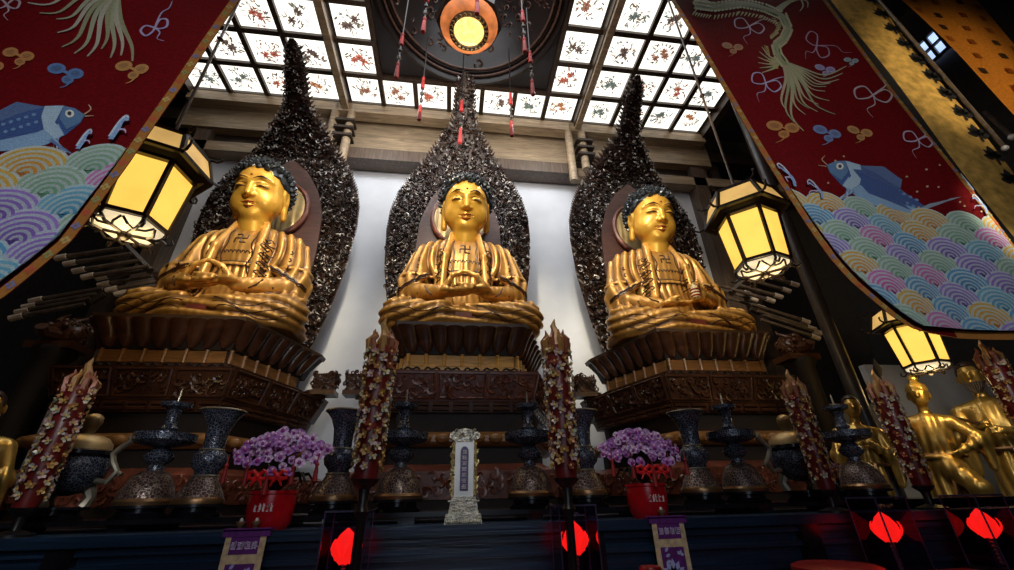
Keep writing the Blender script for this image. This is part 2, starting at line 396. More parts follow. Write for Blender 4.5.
for s in (-1, 1):
    x = -2.42 if s < 0 else 2.52
    m = MB(); m.box(x-.06, x+.06, 1.4, 6.27, ZC-.26, ZC-.16); struct(m.build('trim_%d' % k, M['beam'], None, False)); k += 1
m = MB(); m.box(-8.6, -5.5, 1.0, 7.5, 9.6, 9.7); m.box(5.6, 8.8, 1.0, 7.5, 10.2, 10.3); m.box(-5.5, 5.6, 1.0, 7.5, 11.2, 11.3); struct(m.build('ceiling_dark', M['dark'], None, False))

ORD = ['first', 'second', 'third', 'fourth', 'fifth', 'sixth', 'seventh']
FC = [('orange', (.80, .30, .08)), ('russet', (.50, .19, .09)), ('red', (.70, .14, .06)), ('dark brown', (.16, .08, .05)), ('grey green', (.22, .28, .24))]
def ceiling_panel(x0, x1, y0, y1, bay, ci, ri):
    f = rng.integers(0, 5); 
    t = thing('ceiling_panel', 'backlit white ceiling panel with a painted %s flower, %s from left in the %s, %s row from the back' % (FC[f][0], ORD[ci], bay, ORD[ri]),
              'ceiling light', ((x0+x1)/2, (y0+y1)/2, ZC), 'backlit painted ceiling panels')
    m = MB(); m.box(x0-.02, x1+.02, y0-.02, y1+.02, ZC+.005, ZC+.03); m.build('panel', M['lit'], t, False)
    m = MB(); cx, cy = (x0+x1)/2+rng.uniform(-.04, .04), (y0+y1)/2+rng.uniform(-.03, .05)
    def blob(px, py, a, b, ang, c, dz):
        n = 9; ca, sa = cos(ang), sin(ang)
        m.poly([(px+a*cos(2*PI*j/n)*ca-b*sin(2*PI*j/n)*sa, py+a*cos(2*PI*j/n)*sa+b*sin(2*PI*j/n)*ca, ZC-dz) for j in range(n)][::-1], c)
    fc = FC[f][1]
    for q in range(34):
        a = rng.uniform(0, 2*PI); r = .25*math.sqrt(rng.uniform(.05, 1)); g = rng.uniform(.6, 1.3)
        lc = [(.20*g, .19*g, .14*g), (.30*g, .34*g, .26*g), (.36*g, .22*g, .13*g), tuple(.55*g*z+.12 for z in fc)][rng.integers(0, 4)]
        blob(cx+r*cos(a), cy+r*sin(a)*.9, rng.uniform(.022, .05), rng.uniform(.007, .018), a+rng.uniform(-1.2, 1.2), lc, .002+.0001*q)
    for q in range(7):
        a = rng.uniform(0, 2*PI); dx, dy = cos(a)*.25, sin(a)*.23; nx, ny = -sin(a)*.004, cos(a)*.004
        m.poly([(cx-nx, cy-ny, ZC-.001), (cx+dx-nx, cy+dy-ny, ZC-.001), (cx+dx+nx, cy+dy+ny, ZC-.001), (cx+nx, cy+ny, ZC-.001)], (.22, .18, .13))
    nb_ = rng.integers(2, 4)
    for w_ in range(nb_):
        ox, oy = rng.uniform(-.10, .10), rng.uniform(-.09, .09)
        for q in range(8):
            a = 2*PI*q/8+rng.uniform(-.3, .3); g = rng.uniform(.55, 1.1)
            blob(cx+ox+.042*cos(a), cy+oy+.038*sin(a), .034, .017, a, tuple(min(1, g*z*.85+.07) for z in fc), .006+.0003*q+.003*w_)
        blob(cx+ox, cy+oy, .018, .016, 0, tuple(.5*z for z in fc), .012+.003*w_)
    m.build('painted_flower', M['flower'], t, False)
for ri, (y0, y1) in enumerate(rows):
    for bay, cs in (('left bay', left_c), ('middle bay', mid_c), ('right bay', right_c)):
        for ci, (x0, x1) in enumerate(cs):
            if bay == 'middle bay' and ri > 0 and 0 < ci < 6: continue
            ceiling_panel(x0, x1, y0, y1, bay, ci, ri)
# round carved well in the middle bay
CCX, CCY, CR = .08, 3.92, 1.66
m = MB(); n = 48
sq = []; ci_ = []
hx, hy = 1.68, 1.70
for j in range(n):
    a = 2*PI*j/n+PI/4; s = max(abs(cos(a)), abs(sin(a))); sq.append((CCX+hx*cos(a)/s, CCY+hy*sin(a)/s, ZC)); ci_.append((CCX+CR*cos(a), CCY+CR*sin(a), ZC))
rings = [sq, ci_]
prof = [(1.66, -.06), (1.60, -.08), (1.56, -.02), (1.54, .10), (1.48, .06), (1.44, .05), (1.40, .16), (1.30, .26), (1.15, .55), (.9, .8), (.6, 1.0), (.3, 1.1)]
for r, z in prof: rings.append([(CCX+r*cos(2*PI*j/n+PI/4), CCY+r*sin(2*PI*j/n+PI/4), ZC+z) for j in range(n)])
m.loft(rings, False); m.poly(rings[-1])
struct(m.build('ceiling_well', wood('ceiling_well_wood', (.010, .005, .004), .35, (3, 3, 3)), None))
m = MB()
for r in (1.62, 1.50, 1.40):
    m.tube([(CCX+r*cos(2*PI*j/64), CCY+r*sin(2*PI*j/64), ZC-.05+(1.62-r)*.6) for j in range(65)], .022, 6)
for q in range(260):
    a = rng.uniform(0, 2*PI); r = rng.uniform(.45, 1.38); z = ZC+np.interp(r, [.3, .6, .9, 1.15, 1.4], [1.1, 1.0, .8, .55, .16])-.03
    curl(m, (CCX+r*cos(a), CCY+r*sin(a), z), rng.uniform(.09, .17), rng.uniform(0, 6), (-cos(a)*.6, -sin(a)*.6, -.8), r=.12)
struct(m.build('ceiling_well_rim', wood('well_rim_wood', (.07, .03, .018), .35, (3, 3, 3)), None))

# hanging round lamp in the well
LX, LY, LZ = P(469, 31, 4.0)
t = thing('hanging_lamp', 'round hanging lamp with glowing amber disc in the dark ceiling well', 'lamp', (LX, LY, LZ))
LX, LY, LZ = P(469, 31, 4.0)
t.location = (LX, LY, LZ); t['_o'] = (LX, LY, LZ)
def ringloft(prof, n=32): return [[(LX+r*cos(2*PI*j/n), LY+r*sin(2*PI*j/n), LZ+z) for j in range(n)] for r, z in prof]
m = MB(); m.lathe([(.235, LZ-.02), (.235, LZ+.03)], LX, LY, 32); m.sphere((LX+.02, LY-.12, LZ-.025), .028, c=(.2, .1, .02)); disc_ = m.build('lamp_disc', M['warm'], t)
m = MB(); m.loft(ringloft([(.235, -.01), (.245, -.05), (.31, -.04), (.315, .02)]), False); m.build('rim', M['bframe'], t)
for q in range(24):
    m = MB(); a = 2*PI*q/24; curl(m, (LX+.278*cos(a), LY+.278*sin(a), LZ-.055), .06, a, (0, 0, -1), r=.14)
    m.build('rim_ornament', M['brass'], t)
m = MB(); m.loft(ringloft([(.31, -.01), (.36, .0), (.42, .05), (.46, .13)]), False); m.build('amber_shade', M['ringm'], t)
m = MB(); m.loft(ringloft([(.46, .13), (.52, .15), (.54, .30), (.30, .45), (.06, .52), (.06, 1.7)], 8), True); m.build('lamp_body', M['bframe'], t)
l = bpy.data.lights.new('well_glow', 'POINT'); l.energy = 9; l.color = (1, .6, .28); l.shadow_soft_size = .3
lo = bpy.data.objects.new('well_glow', l); col.objects.link(lo); lo.location = (LX, LY, LZ-.45)
TS = [(418, 0, 396, 78, 4.0), (424, 60, 419, 120, 4.75), (461, 60, 460, 143, 5.0), (500, 60, 512, 136, 4.8), (519, 0, 533, 95, 4.05), (432, -15, 423, 32, 3.6), (476, -30, 477, 14, 3.3), (515, -20, 525, 52, 3.7)]
for (x0, y0, x1, y1, Y) in TS:
    b = P(x1, y1, Y); top = (b[0], Y, min(ZC+.05, b[2]+2.4)); h = (top[2]-b[2])
    s = MB(); s.tube([(b[0], Y, b[2]+.2), top], .012, 5); so = s.build('cord', M['bframe'], t)
    for (f0, ln) in ((0., .36), (.75, .30)):
        s = MB(); z = b[2]+f0; s.lathe([(.032, z), (.036, z+.02), (.026, z+ln*.7), (.015, z+ln*.75), (.027, z+ln*.8), (.027, z+ln*.9), (.008, z+ln)], b[0], Y, 8); s.build('tassel', M['tassel'], so)
    s = MB(); s.sphere((b[0], Y, b[2]+.62), .035); s.build('bead', M['bframe'], so); s = MB(); s.lathe([(.02, b[2]+.42), (.035, b[2]+.46), (.02, b[2]+.5)], b[0], Y, 8); s.build('bead', M['bframe'], so)

# daylight slit high on the right, side racks of slats
wx = 8.75
m = MB(); m.box(wx-.03, wx, 3.45, 3.95, 8.75, 9.25); w = struct(m.build('window_1', M['winb'], None, False))
m = MB()
for y in (3.43, 3.6, 3.78, 3.96): m.box(wx-.08, wx-.03, y-.025, y+.025, 8.7, 9.3)
for z in (8.73, 9.0, 9.27): m.box(wx-.08, wx-.03, 3.4, 4.0, z-.02, z+.02)
struct(m.build('window_frame', M['beamd'], None, False))
def rack(label, ends, Y, L, sgn):
    c = P(*ends[0], Y); t = thing('slat_rack', label, 'wooden slats', (c[0], Y, c[2]), 'slanting wooden slats of the side aisles')
    pts = [P(x, y, Y) for x, y in ends]
    for e in pts:
        m = MB(); m.tube([(e[0], Y, e[2]), (e[0]-sgn*L, Y+.10, e[2]+L*.42)], .032, 8, taper=.75); so = m.build('slat', M['slat'], t); m = MB(); m.tube([(e[0]+sgn*.02, Y, e[2]-.0084), (e[0]-sgn*.09, Y+.01, e[2]+.038)], .037, 8); m.build('slat_end_glint', M['tipm'], so)  # pale cap on each dark slat paints the light caught at its end
    a, b = pts[0], pts[-1]
    m = MB(); m.tube([(a[0]-sgn*L, Y+.15, a[2]+L*.42+.05), (b[0]-sgn*L, Y+.15, b[2]+L*.42-.05)], .05, 6); m.build('rail', M['beamd'], t)
rack('row of slanting slats with painted end glints under the right lantern', [(797, 285), (789, 291), (781, 297), (773, 301)], 5.2, .55, 1)
rack('row of slanting slats with painted end glints above the right dragon finial', [(820, 333), (818, 338), (814, 329), (808, 322)], 5.2, .75, 1)
rack('row of slanting slats with painted end glints at the right knee of the right Buddha', [(763, 308), (756, 300), (750, 294)], 5.6, .5, 1)
rack('row of slanting slats with painted end glints under the left lantern', [(57, 258), (66, 264), (75, 271), (84, 277)], 5.2, .6, -1)
rack('row of slanting slats with painted end glints beside the left lantern base', [(100, 285), (108, 290), (117, 294), (98, 278)], 5.4, .5, -1)
rack('row of slanting slats with painted end glints lowest at the far left', [(12, 318), (18, 312), (25, 307), (32, 301)], 5.2, .6, -1)
# ------------------------------------------------------------------ BUDDHAS
HT, HS, HO, HX = .38, .97, (0., .05, .15), 1.02
def untilt(x, y, z):                 # head space -> statue space
    ct, st = cos(HT), sin(HT); dz = z-1.5; return (x*HS*HX+HO[0], (y*ct-dz*st)*HS+HO[1], 1.5+(dz*ct+y*st)*HS+HO[2])
def untilt_np(p): return untilt(*p)
def head_field():
    ct, st = cos(HT), sin(HT)
    def tr(p):                       # undo the forward tilt about the neck
        x, y, z = p; y = (y-HO[1])/HS; dz = (z-1.5-HO[2])/HS
        return (x-HO[0])/(HS*HX), y*ct+dz*st, 1.5+dz*ct-y*st
    def fn(p):
        q = tr(p); xx = np.abs(q[0]); s = (xx, q[1], q[2])
        d = ell(q, (0, -.02, 2.12), (.325, .36, .40))
        d = smin(d, ell(q, (0, -.10, 1.90), (.300, .27, .27)), .12)
        d = smin(d, ell(s, (.165, -.19, 1.86), (.145, .14, .16)), .08)
        d = smin(d, ell(q, (0, -.28, 1.71), (.13, .10, .085)), .07)
        d = smin(d, rc(q, (0, -.35, 2.17), (0, -.415, 1.985), .025, .045), .045)
        d = smin(d, ell(s, (.048, -.375, 1.965), (.04, .045, .033)), .02)
        # brow ridge
        d = smin(d, rc(s, (.04, -.365, 2.20), (.14, -.352, 2.235), .014, .016), .035)
        d = smin(d, rc(s, (.14, -.352, 2.235), (.25, -.25, 2.185), .016, .01), .035)
        # eye sockets and heavy lids
        d = smax(d, -ell(s, (.135, -.42, 2.115), (.095, .075, .05)), .03)
        d = smin(d, ell(s, (.135, -.285, 2.105), (.088, .085, .052)), .012)
        d = smax(d, -rc(s, (.06, -.40, 2.082), (.21, -.345, 2.088), .011, .008), .008)
        # lips
        d = smin(d, rc(s, (0, -.372, 1.865), (.085, -.335, 1.868), .026, .010), .015)
        d = smin(d, rc(s, (0, -.368, 1.815), (.060, -.342, 1.825), .030, .012), .015)
        d = smax(d, -rc(s, (0, -.41, 1.842), (.10, -.352, 1.852), .009, .006), .006)
        # ears with long lobes
        e = smin(ell(s, (.335, .02, 2.04), (.04, .085, .15)), rc(s, (.335, .0, 1.95), (.325, -.01, 1.72), .035, .045), .04)
        e = smax(e, -ell(s, (.375, -.01, 2.05), (.025, .045, .09)), .02)
        d = smin(d, e, .025)
        d = d*HS*.95
        d = smin(d, rc(p, (0, .03, 1.36), (0, -.16, 1.80), .205, .20), .05)
        for k_ in (0, 1):
            zz = 1.52+.075*k_; yc = -.04-.03*k_; r = np.sqrt(p[0]**2+(p[1]-yc)**2); d = smin(d, np.sqrt((r-.205)**2+(p[2]-zz+.35*(p[1]-yc))**2)-.018, .02)
        return d
    return fn, tr
def buddha_body(variant):
    def core(p):
        x, y, z = p; s = (np.abs(x), y, z)
        d = ell(p, (0, .05, .72), (.47, .36, .78))
        d = smin(d, ell(p, (0, .02, 1.22), (.50, .33, .42)), .15)
        d = smin(d, rc(s, (0, .04, 1.52), (.44, .05, 1.42), .20, .19), .12)
        d = smin(d, rc(s, (.55, .05, 1.33), (.70, -.06, .80), .20, .21), .10)
        d = smin(d, rc(s, (.70, -.06, .80), (.72, -.10, .42), .19, .17), .08)
        return d
    def legs(p):
        x, y, z = p; s = (np.abs(x), y, z)
        d = rc(s, (.30, .05, .28), (.79, -.30, .25), .28, .25)
        d = smin(d, rc(s, (.79, -.34, .235), (.28, -.58, .19), .235, .17), .08)
        d = smin(d, rc(p, (-.35, -.58, .16), (.25, -.60, .22), .13, .12), .06)
        d = smin(d, ell(p, (0, -.1, .06), (1.0, .64, .13)), .08)
        return d
    def arms(p):
        x, y, z = p; s = (np.abs(x), y, z)
        if variant == 2:
            a = rc((x, y, z), (-.70, -.12, .68), (-.36, -.52, .46), .13, .075)
            b = rc((x, y, z), (.70, -.12, .70), (.30, -.50, .62), .13, .075)
            return np.minimum(a, b)
        return rc(s, (.70, -.12, .68), (.27, -.60, .49), .15, .085)
    def hands(p):
        x, y, z = p
        fs = []
        if variant == 2:             # right hand laid open on the lap, left hand raised holding the jar
            fs.append(ell(p, (-.26, -.60, .44), (.11, .10, .045)))
            for i, (L, dy) in enumerate(((.14, -.02), (.165, .02), (.16, .06), (.12, .10))):
                fs.append(rc(p, (-.17, -.64+dy, .445), (-.17+L, -.66+dy, .43), .026, .021)); fs.append(rc(p, (-.17+L, -.66+dy, .43), (-.17+L+.05, -.655+dy, .455), .021, .018))
            fs.append(rc(p, (-.28, -.66, .47), (-.17, -.71, .50), .03, .022))
            fs.append(ell(p, (.25, -.55, .62), (.085, .055, .11)))
            for i in range(4):
                zz = .55+.052*i; fs.append(rc(p, (.20, -.60, zz), (.13, -.66, zz+.01), .026, .023)); fs.append(rc(p, (.13, -.66, zz+.01), (.09, -.615, zz+.012), .023, .019))
            fs.append(rc(p, (.24, -.60, .70), (.17, -.65, .77), .03, .02))
        else:
            for sg in (-1, 1):
                zo = .455 if sg < 0 else .505
                fs.append(ell(p, (sg*.20, -.66, zo), (.14, .12, .05)))
                for i, (L, dy) in enumerate(((.19, -.07), (.22, -.015), (.21, .04), (.16, .09))):
                    fs.append(rc(p, (sg*.09, -.70+dy, zo), (sg*(.09-L*.6), -.725+dy, zo-.004), .032, .028)); fs.append(rc(p, (sg*(.09-L*.6), -.725+dy, zo-.004), (sg*(.09-L), -.715+dy, zo+.014), .028, .021))
                fs.append(rc(p, (sg*.25, -.73, zo+.02), (sg*.15, -.77, .635), .042, .034)); fs.append(rc(p, (sg*.15, -.77, .635), (sg*.014, -.775, .70), .034, .025))
        d = fs[0]
        for f in fs[1:]: d = smin(d, f, .014)
        return d
    def fn(p):
        x, y, z = p
        d = smin(core(p), legs(p), .10)
        # drapery: pleats fall along sleeves and shoulders, sweep over the lap
        ax = np.abs(x); w1 = np.clip((ax-.24)/.12, 0, 1)*np.clip((z-.38)/.1, 0, 1)
        f1 = np.sin(ax*46+np.sin(z*7+ax*5)*1.6+y*14)
        w2 = np.clip((.50-z)/.12, 0, 1)*np.clip((z-.03)/.05, 0, 1)
        f2 = np.sin(z*52+ax*ax*11-y*10+np.sin(x*6)*1.3)
        w3 = (1-w1)*np.clip((z-.55)/.1, 0, 1)*np.clip((.95-z)/.08, 0, 1)
        f3 = np.sin(x*70+np.sin(z*9))
        d = d+.017*w1*f1+.016*w2*f2+.008*w3*f3
        # sleeve openings roll outward above the forearm
        s = (ax, y, z); d = smin(d, rc(s, (.52, -.32, .86), (.80, -.22, .70), .05, .05), .05)
        d = smin(d, arms(p), .05)
        # lapels
        d = smin(d, rc(s, (.19, -.15, 1.66), (.27, -.33, 1.18), .045, .05), .04)
        d = smin(d, rc(s, (.27, -.33, 1.18), (.30, -.34, .66), .05, .06), .04)
        # waist sash
        d = smin(d, np.maximum(np.abs(z-.93)-.022, core(p)-.02), .02)
        d = np.maximum(d, -z+.005)
        return smin(d, hands(p), .015)
    return fn
hf, htr = head_field()
HEADMESH = surfnet(hf, (-.48, -1.0, 1.34), (.48, .42, 2.72), .0135)
def make_buddha(name_label, loc, variant):
    t = thing('buddha_statue', name_label, 'statue', loc, 'gilded seated Buddhas'); t['_o'] = (0, 0, 0)
    bf = buddha_body(variant)
    body = surfnet(bf, (-1.12, -.92, -.02), (1.12, .56, 1.80), .0195)
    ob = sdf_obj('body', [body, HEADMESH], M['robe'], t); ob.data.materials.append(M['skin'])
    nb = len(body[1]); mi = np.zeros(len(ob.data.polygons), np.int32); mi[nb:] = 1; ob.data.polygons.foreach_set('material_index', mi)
    # drawn lines that lie on the sculpted surface
    def stroke(mb, pts, r, fn=bf, lift=.0, n=5, c=(1, 1, 1)):
        ys = front(fn, [p[0] for p in pts], [p[1] for p in pts]); mb.tube([(p[0], float(y)-lift, p[1]) for p, y in zip(pts, ys)], r, n, c)
    def seg(a, b, n=10): return [(a[0]+(b[0]-a[0])*i/n, a[1]+(b[1]-a[1])*i/n) for i in range(n+1)]
    mb = MB()
    for sg in (-1, 1):
        stroke(mb, [(sg*(.155+.03*i/14+.018*sin(i*1.2)), 1.50-.90*i/14) for i in range(15)], .010)
        for i in range(5):                       # cloud scrolls down the lapel edge
            cx_, cz_ = sg*(.325+.006*i), 1.32-.135*i
            stroke(mb, [(cx_+sg*.045*(1-.06*q)*cos(q*.62), cz_+.042*(1-.06*q)*sin(q*.62)) for q in range(11)], .0105)
            stroke(mb, [(cx_-sg*.03, cz_-.06), (cx_+sg*.03, cz_-.075), (cx_+sg*.07, cz_-.06)], .008)
        stroke(mb, [(sg*(.44+.44*i/16), .86-.20*(i/16)**1.3+.022*abs(sin(i*.9))) for i in range(17)], .018)
        stroke(mb, [(sg*(.44+.44*i/16), .83-.20*(i/16)**1.3+.022*abs(sin(i*.9))) for i in range(17)], .010)
        for i in range(3): stroke(mb, [(sg*(.50+.10*i), .62-.06*i), (sg*(.46+.09*i), .52-.05*i), (sg*(.40+.1*i), .46-.03*i)], .012)
        for i in range(4):
            stroke(mb, [(sg*(.62+.02*sin(q)+.01*i), 1.22-.13*i-.02*q) for q in range(4)], .012)
        for i in range(3): stroke(mb, [(sg*(.15+.75*q/14), .10+.06*i+.05*sin(q*.5+i)) for q in range(15)], .0065)
    stroke(mb, [(-.24+.48*i/12, .955) for i in range(13)], .010); stroke(mb, [(-.24+.48*i/12, .905) for i in range(13)], .012)
    for i in range(9): stroke(mb, [(-.21+.05*i, 1.125), (-.195+.05*i, 1.09), (-.175+.05*i, 1.13)], .010)
    mb.build('robe_ornament', M['trimdark'], t)
    # emblem on the chest: left-facing fylfot
    mb = MB(); zc, e = 1.32, .07
    for a, b in (((-e, zc), (e, zc)), ((0, zc-e), (0, zc+e)), ((0, zc+e), (-e, zc+e)), ((e, zc), (e, zc+e)), ((0, zc-e), (e, zc-e)), ((-e, zc), (-e, zc-e))):
        stroke(mb, seg(a, b, 5), .011)
    o = mb.build('chest_emblem', M['trimdark'], t); o['label'] = 'left-facing dark fylfot emblem on the chest'
    mb = MB(); mb.loft([[(x*.10, float(front(bf, [0], [.2])[0])-.01+.02*abs(x), z) for x, z in ((-1, zz), (1, zz))]+[(x*.10, float(front(bf, [0], [.2])[0])+.06, z) for x, z in ((1, zz), (-1, zz))] for zz in (.035, .10, .165)])
    o = mb.build('robe_flap', plain('dark_red_robe_flap', (.16, .03, .02), .45), t)
    # face painting, in head space
    def hs(mb, pts, r, lift=.0, tp=None):
        ys = front(lambda p: hf(untilt_np(p))/HS, [p[0] for p in pts], [p[1] for p in pts], -.9)
        mb.tube([untilt(p[0], float(y)-lift, p[1]) for p, y in zip(pts, ys)], r, 5, (1, 1, 1), tp)
    mb = MB()
    for sg in (-1, 1):
        mb = MB(); hs(mb, [(sg*(.035+.21*i/12), 2.185+.055*sin(PI*(.15+.75*i/12))) for i in range(13)], .0075, 0, [.5+sin(PI*i/12) for i in range(13)]); mb.build('eyebrow', M['trimdark'], t)
    for sg in (-1, 1):
        mb = MB()
        hs(mb, [(sg*(.052+.165*i/12), 2.083+.020*sin(PI*i/12)) for i in range(13)], .010, -.002, [.4+.8*sin(PI*i/12) for i in range(13)])
        hs(mb, [(sg*(.06+.15*i/12), 2.135+.022*sin(PI*i/12)) for i in range(13)], .004, -.001); mb.build('eyelid_line', M['trimdark'], t)
    mb = MB(); hs(mb, [(-.085+.17*i/12, 1.846+.007*cos(i*PI/3)) for i in range(13)], .007, -.002); hs(mb, [(-.06+.12*i/8, 1.815-.012*sin(PI*i/8)) for i in range(9)], .012, -.004); hs(mb, [(-.07+.14*i/8, 1.868) for i in range(9)], .010, -.004)
    o = mb.build('lips', M['lips'], t); o['label'] = 'dark red painted lips'
    mb = MB(); mb.sphere(untilt(0, float(front(lambda p: hf(untilt_np(p)), [0], [2.27], -.9)[0])+.004, 2.27), .018); mb.build('forehead_jewel', M['lips'], t)
    # hair of snail curls over a dark cap
    mb = MB(); n = 24
    def cap(a, h): return a
    hair_c, hr = (0, .035, 2.17), (.372, .375, .40)
    rings = []
    for i in range(9):
        th = PI*.60*(1-i/8)+.001; rings.append([untilt(hair_c[0]+hr[0]*sin(th)*cos(2*PI*j/n), max(hair_c[1]+hr[1]*sin(th)*sin(2*PI*j/n), -.30+.95*max(0., 2.42-(hair_c[2]+hr[2]*cos(th)))), hair_c[2]+hr[2]*cos(th)) for j in range(n)])
    mb.loft(rings, True, (.02, .024, .03))
    def spike(p, d, L, r):
        g = rng.uniform(.7, 1.6); c = (.022*g, .027*g, .034*g)
        d = Vector(d).normalized(); p = Vector(p)
        u = d.orthogonal().normalized(); w = d.cross(u); pts = [p-d*.02]
        for q in range(6): pts.append(p+d*(L*q/5)+(u*cos(q*1.9)+w*sin(q*1.9))*r*.18)
        mb.tube([untilt(*q) for q in pts], r, 6, c, [.9, 1, 1, .9, .7, .45, .15])
    g = PI*(3-math.sqrt(5)); NN = 300
    for i in range(NN):
        zz = 1-2*(i+.5)/NN; rr = math.sqrt(1-zz*zz); dx, dy = rr*cos(i*g), rr*sin(i*g)
        p = (hair_c[0]+hr[0]*dx, hair_c[1]+hr[1]*dy, hair_c[2]+hr[2]*zz)
        lim = 2.385+.0*abs(dx) if dy < -.35 else (2.385-.55*(dy+.35) if dy < .25 else 1.9)
        if p[2] < lim: continue
        spike(p, (dx*1.0, dy*.9, zz*.7+.25), .085, .040)
    for i in range(40):
        zz = 1-(i+.5)/40; rr = math.sqrt(1-zz*zz); dx, dy = rr*cos(i*g), rr*sin(i*g)
        spike((.21*dx, .05+.20*dy, 2.45+.16*zz), (dx, dy, zz+.3), .07, .036)
    mb.build('hair', M['hair'], t)
    return t
BX = (-2.86, .10, 3.10); BY, BZ = 5.30, 3.452
make_buddha('left gilded seated Buddha with hands stacked in the lap', (BX[0], BY, BZ), 0)
make_buddha('middle gilded seated Buddha behind the pale tablet', (BX[1], BY, BZ), 1)
make_buddha('right gilded seated Buddha holding a small banded jar', (BX[2], BY, BZ), 2)
# jar in the right statue's hand
jx, jy, jz = BX[2]+.12, BY-.635, BZ+.50
t = thing('banded_jar', 'small red and cream banded jar held by the right Buddha', 'jar', (jx, jy, jz))
m = MB(); m.lathe([(.03, jz), (.055, jz+.02), (.06, jz+.10), (.045, jz+.16), (.05, jz+.19)], jx, jy, 14); m.build('jar', M['cream'], t)
m = MB()
for z in (.03, .075, .12): m.lathe([(.059, jz+z), (.066, jz+z+.012), (.059, jz+z+.024)], jx, jy, 14)
m.build('band', M['redlac'], t)
m = MB(); m.lathe([(.05, jz+.19), (.045, jz+.22), (.015, jz+.25), (.02, jz+.27), (.004, jz+.30)], jx, jy, 12); m.build('lid', M['brass'], t)

# ------------------------------------------------------------------ MANDORLAS
LEAN = 1.3
def lean(z): return 6.20-(0 if z < 7.3 else LEAN*((z-7.3)/1.5)**1.4)
PROF = [(3.3, .80), (3.8, .95), (4.2, 1.05), (5.0, 1.19), (5.75, 1.24), (6.2, 1.22), (6.6, 1.13), (7.0, .97), (7.35, .78), (7.7, .55), (7.95, .36), (8.08, .25), (8.25, .20), (8.5, .18), (8.7, .15), (8.82, .07)]
PZs = [p[0] for p in PROF]; PWs = [p[1] for p in PROF]
def hw(z): return float(np.interp(z, PZs, PWs))
def inner(z): return float(np.interp(z, [3.3, 4.2, 5.2, 6.0, 6.5, 6.9, 7.15], [.50, .66, .74, .70, .54, .30, .02]))
def make_mandorla(label, cx):
    t = thing('mandorla', label, 'mandorla', (cx, 6.12, 3.3), 'carved leaf-shaped mandorlas behind the Buddhas')
    m = MB(); n = 46; rings = []
    zs = np.linspace(3.3, 8.82, n)
    for z in zs:
        w = hw(z); y = lean(z); rings.append([(cx-w, y, z), (cx-w*.5, y-.05, z), (cx+w*.5, y-.05, z), (cx+w, y, z), (cx+w*.5, y+.10, z), (cx-w*.5, y+.10, z)])
    m.loft(rings); m.build('carved_leaf', M['mand'], t).data
    for i in range(len(m.c)): m.c[i] = (.03, .016, .011)
    bpy.data.objects.remove(t.children[0]); m.build('carved_leaf', M['mand'], t)
    m = MB(); rings = []
    for z in np.linspace(3.3, 7.12, 20):
        w = inner(z); rings.append([(cx-w, 6.05, z), (cx-w*.6, 6.02, z), (cx+w*.6, 6.02, z), (cx+w, 6.05, z), (cx+w, 6.10, z), (cx-w, 6.10, z)])
    m.loft(rings); ib_ = m.build('inner_board', M['mandin'], t)
    m = MB(); cnt = 0
    while cnt < 3000:
        z = rng.uniform(3.3, 8.78); w = hw(z); x = rng.uniform(-1.26, 1.26); 
        if abs(x) > w or (abs(x) < inner(z)-.04): continue
        cnt += 1; g = rng.uniform(0, 1); 
        c = (.42, .38, .34) if g > .88 else ((.055, .028, .017) if g > .4 else (.013, .007, .005))
        curl(m, (cx+x, lean(z)-.05-rng.uniform(0, .05), z), rng.uniform(.05, .105), rng.uniform(0, 6.28), (rng.uniform(-.5, .5), -1, rng.uniform(-.4, .4)), c, rng.uniform(.8, 1.5), .16, 7)
    for sg in (-1, 1):
        for z in np.arange(3.4, 8.75, .055):      # flame tongues along the outline
            w = hw(z); g = rng.uniform(0, 1); c = (.26, .23, .2) if g > .8 else (.05, .026, .018)
            m.tube([(cx+sg*(w-.06), lean(z), z), (cx+sg*(w+.01), lean(z)-.03, z+.05), (cx+sg*(w+.035), lean(z)-.02, z+.12)], .028, 5, c, [1, .8, .2])
    m.build('carved_curls', M['mand'], t)
    zc = 6.0
    m = MB(); m.loft([[(cx+r*cos(2*PI*j/36), y, zc+r*1.12*sin(2*PI*j/36)) for j in range(36)] for r, y in ((.46, 6.0), (.46, 5.93), (.40, 5.92), (.02, 5.90))][::1]); hd_ = m.build('halo_disc', M['disc'], ib_)
    m = MB(); m.tube([(cx+.48*cos(2*PI*j/36), 5.95, zc+.535*sin(2*PI*j/36)) for j in range(37)], .045, 8); m.build('halo_rim', M['pedr'], ib_)
    return t
make_mandorla('openwork dark carved mandorla behind the left Buddha', -3.02)
LEAN = 1.0
make_mandorla('openwork dark carved mandorla behind the middle Buddha, tip under the round lamp', .02)
LEAN = 1.3
make_mandorla('openwork dark carved mandorla behind the right Buddha', 3.32)

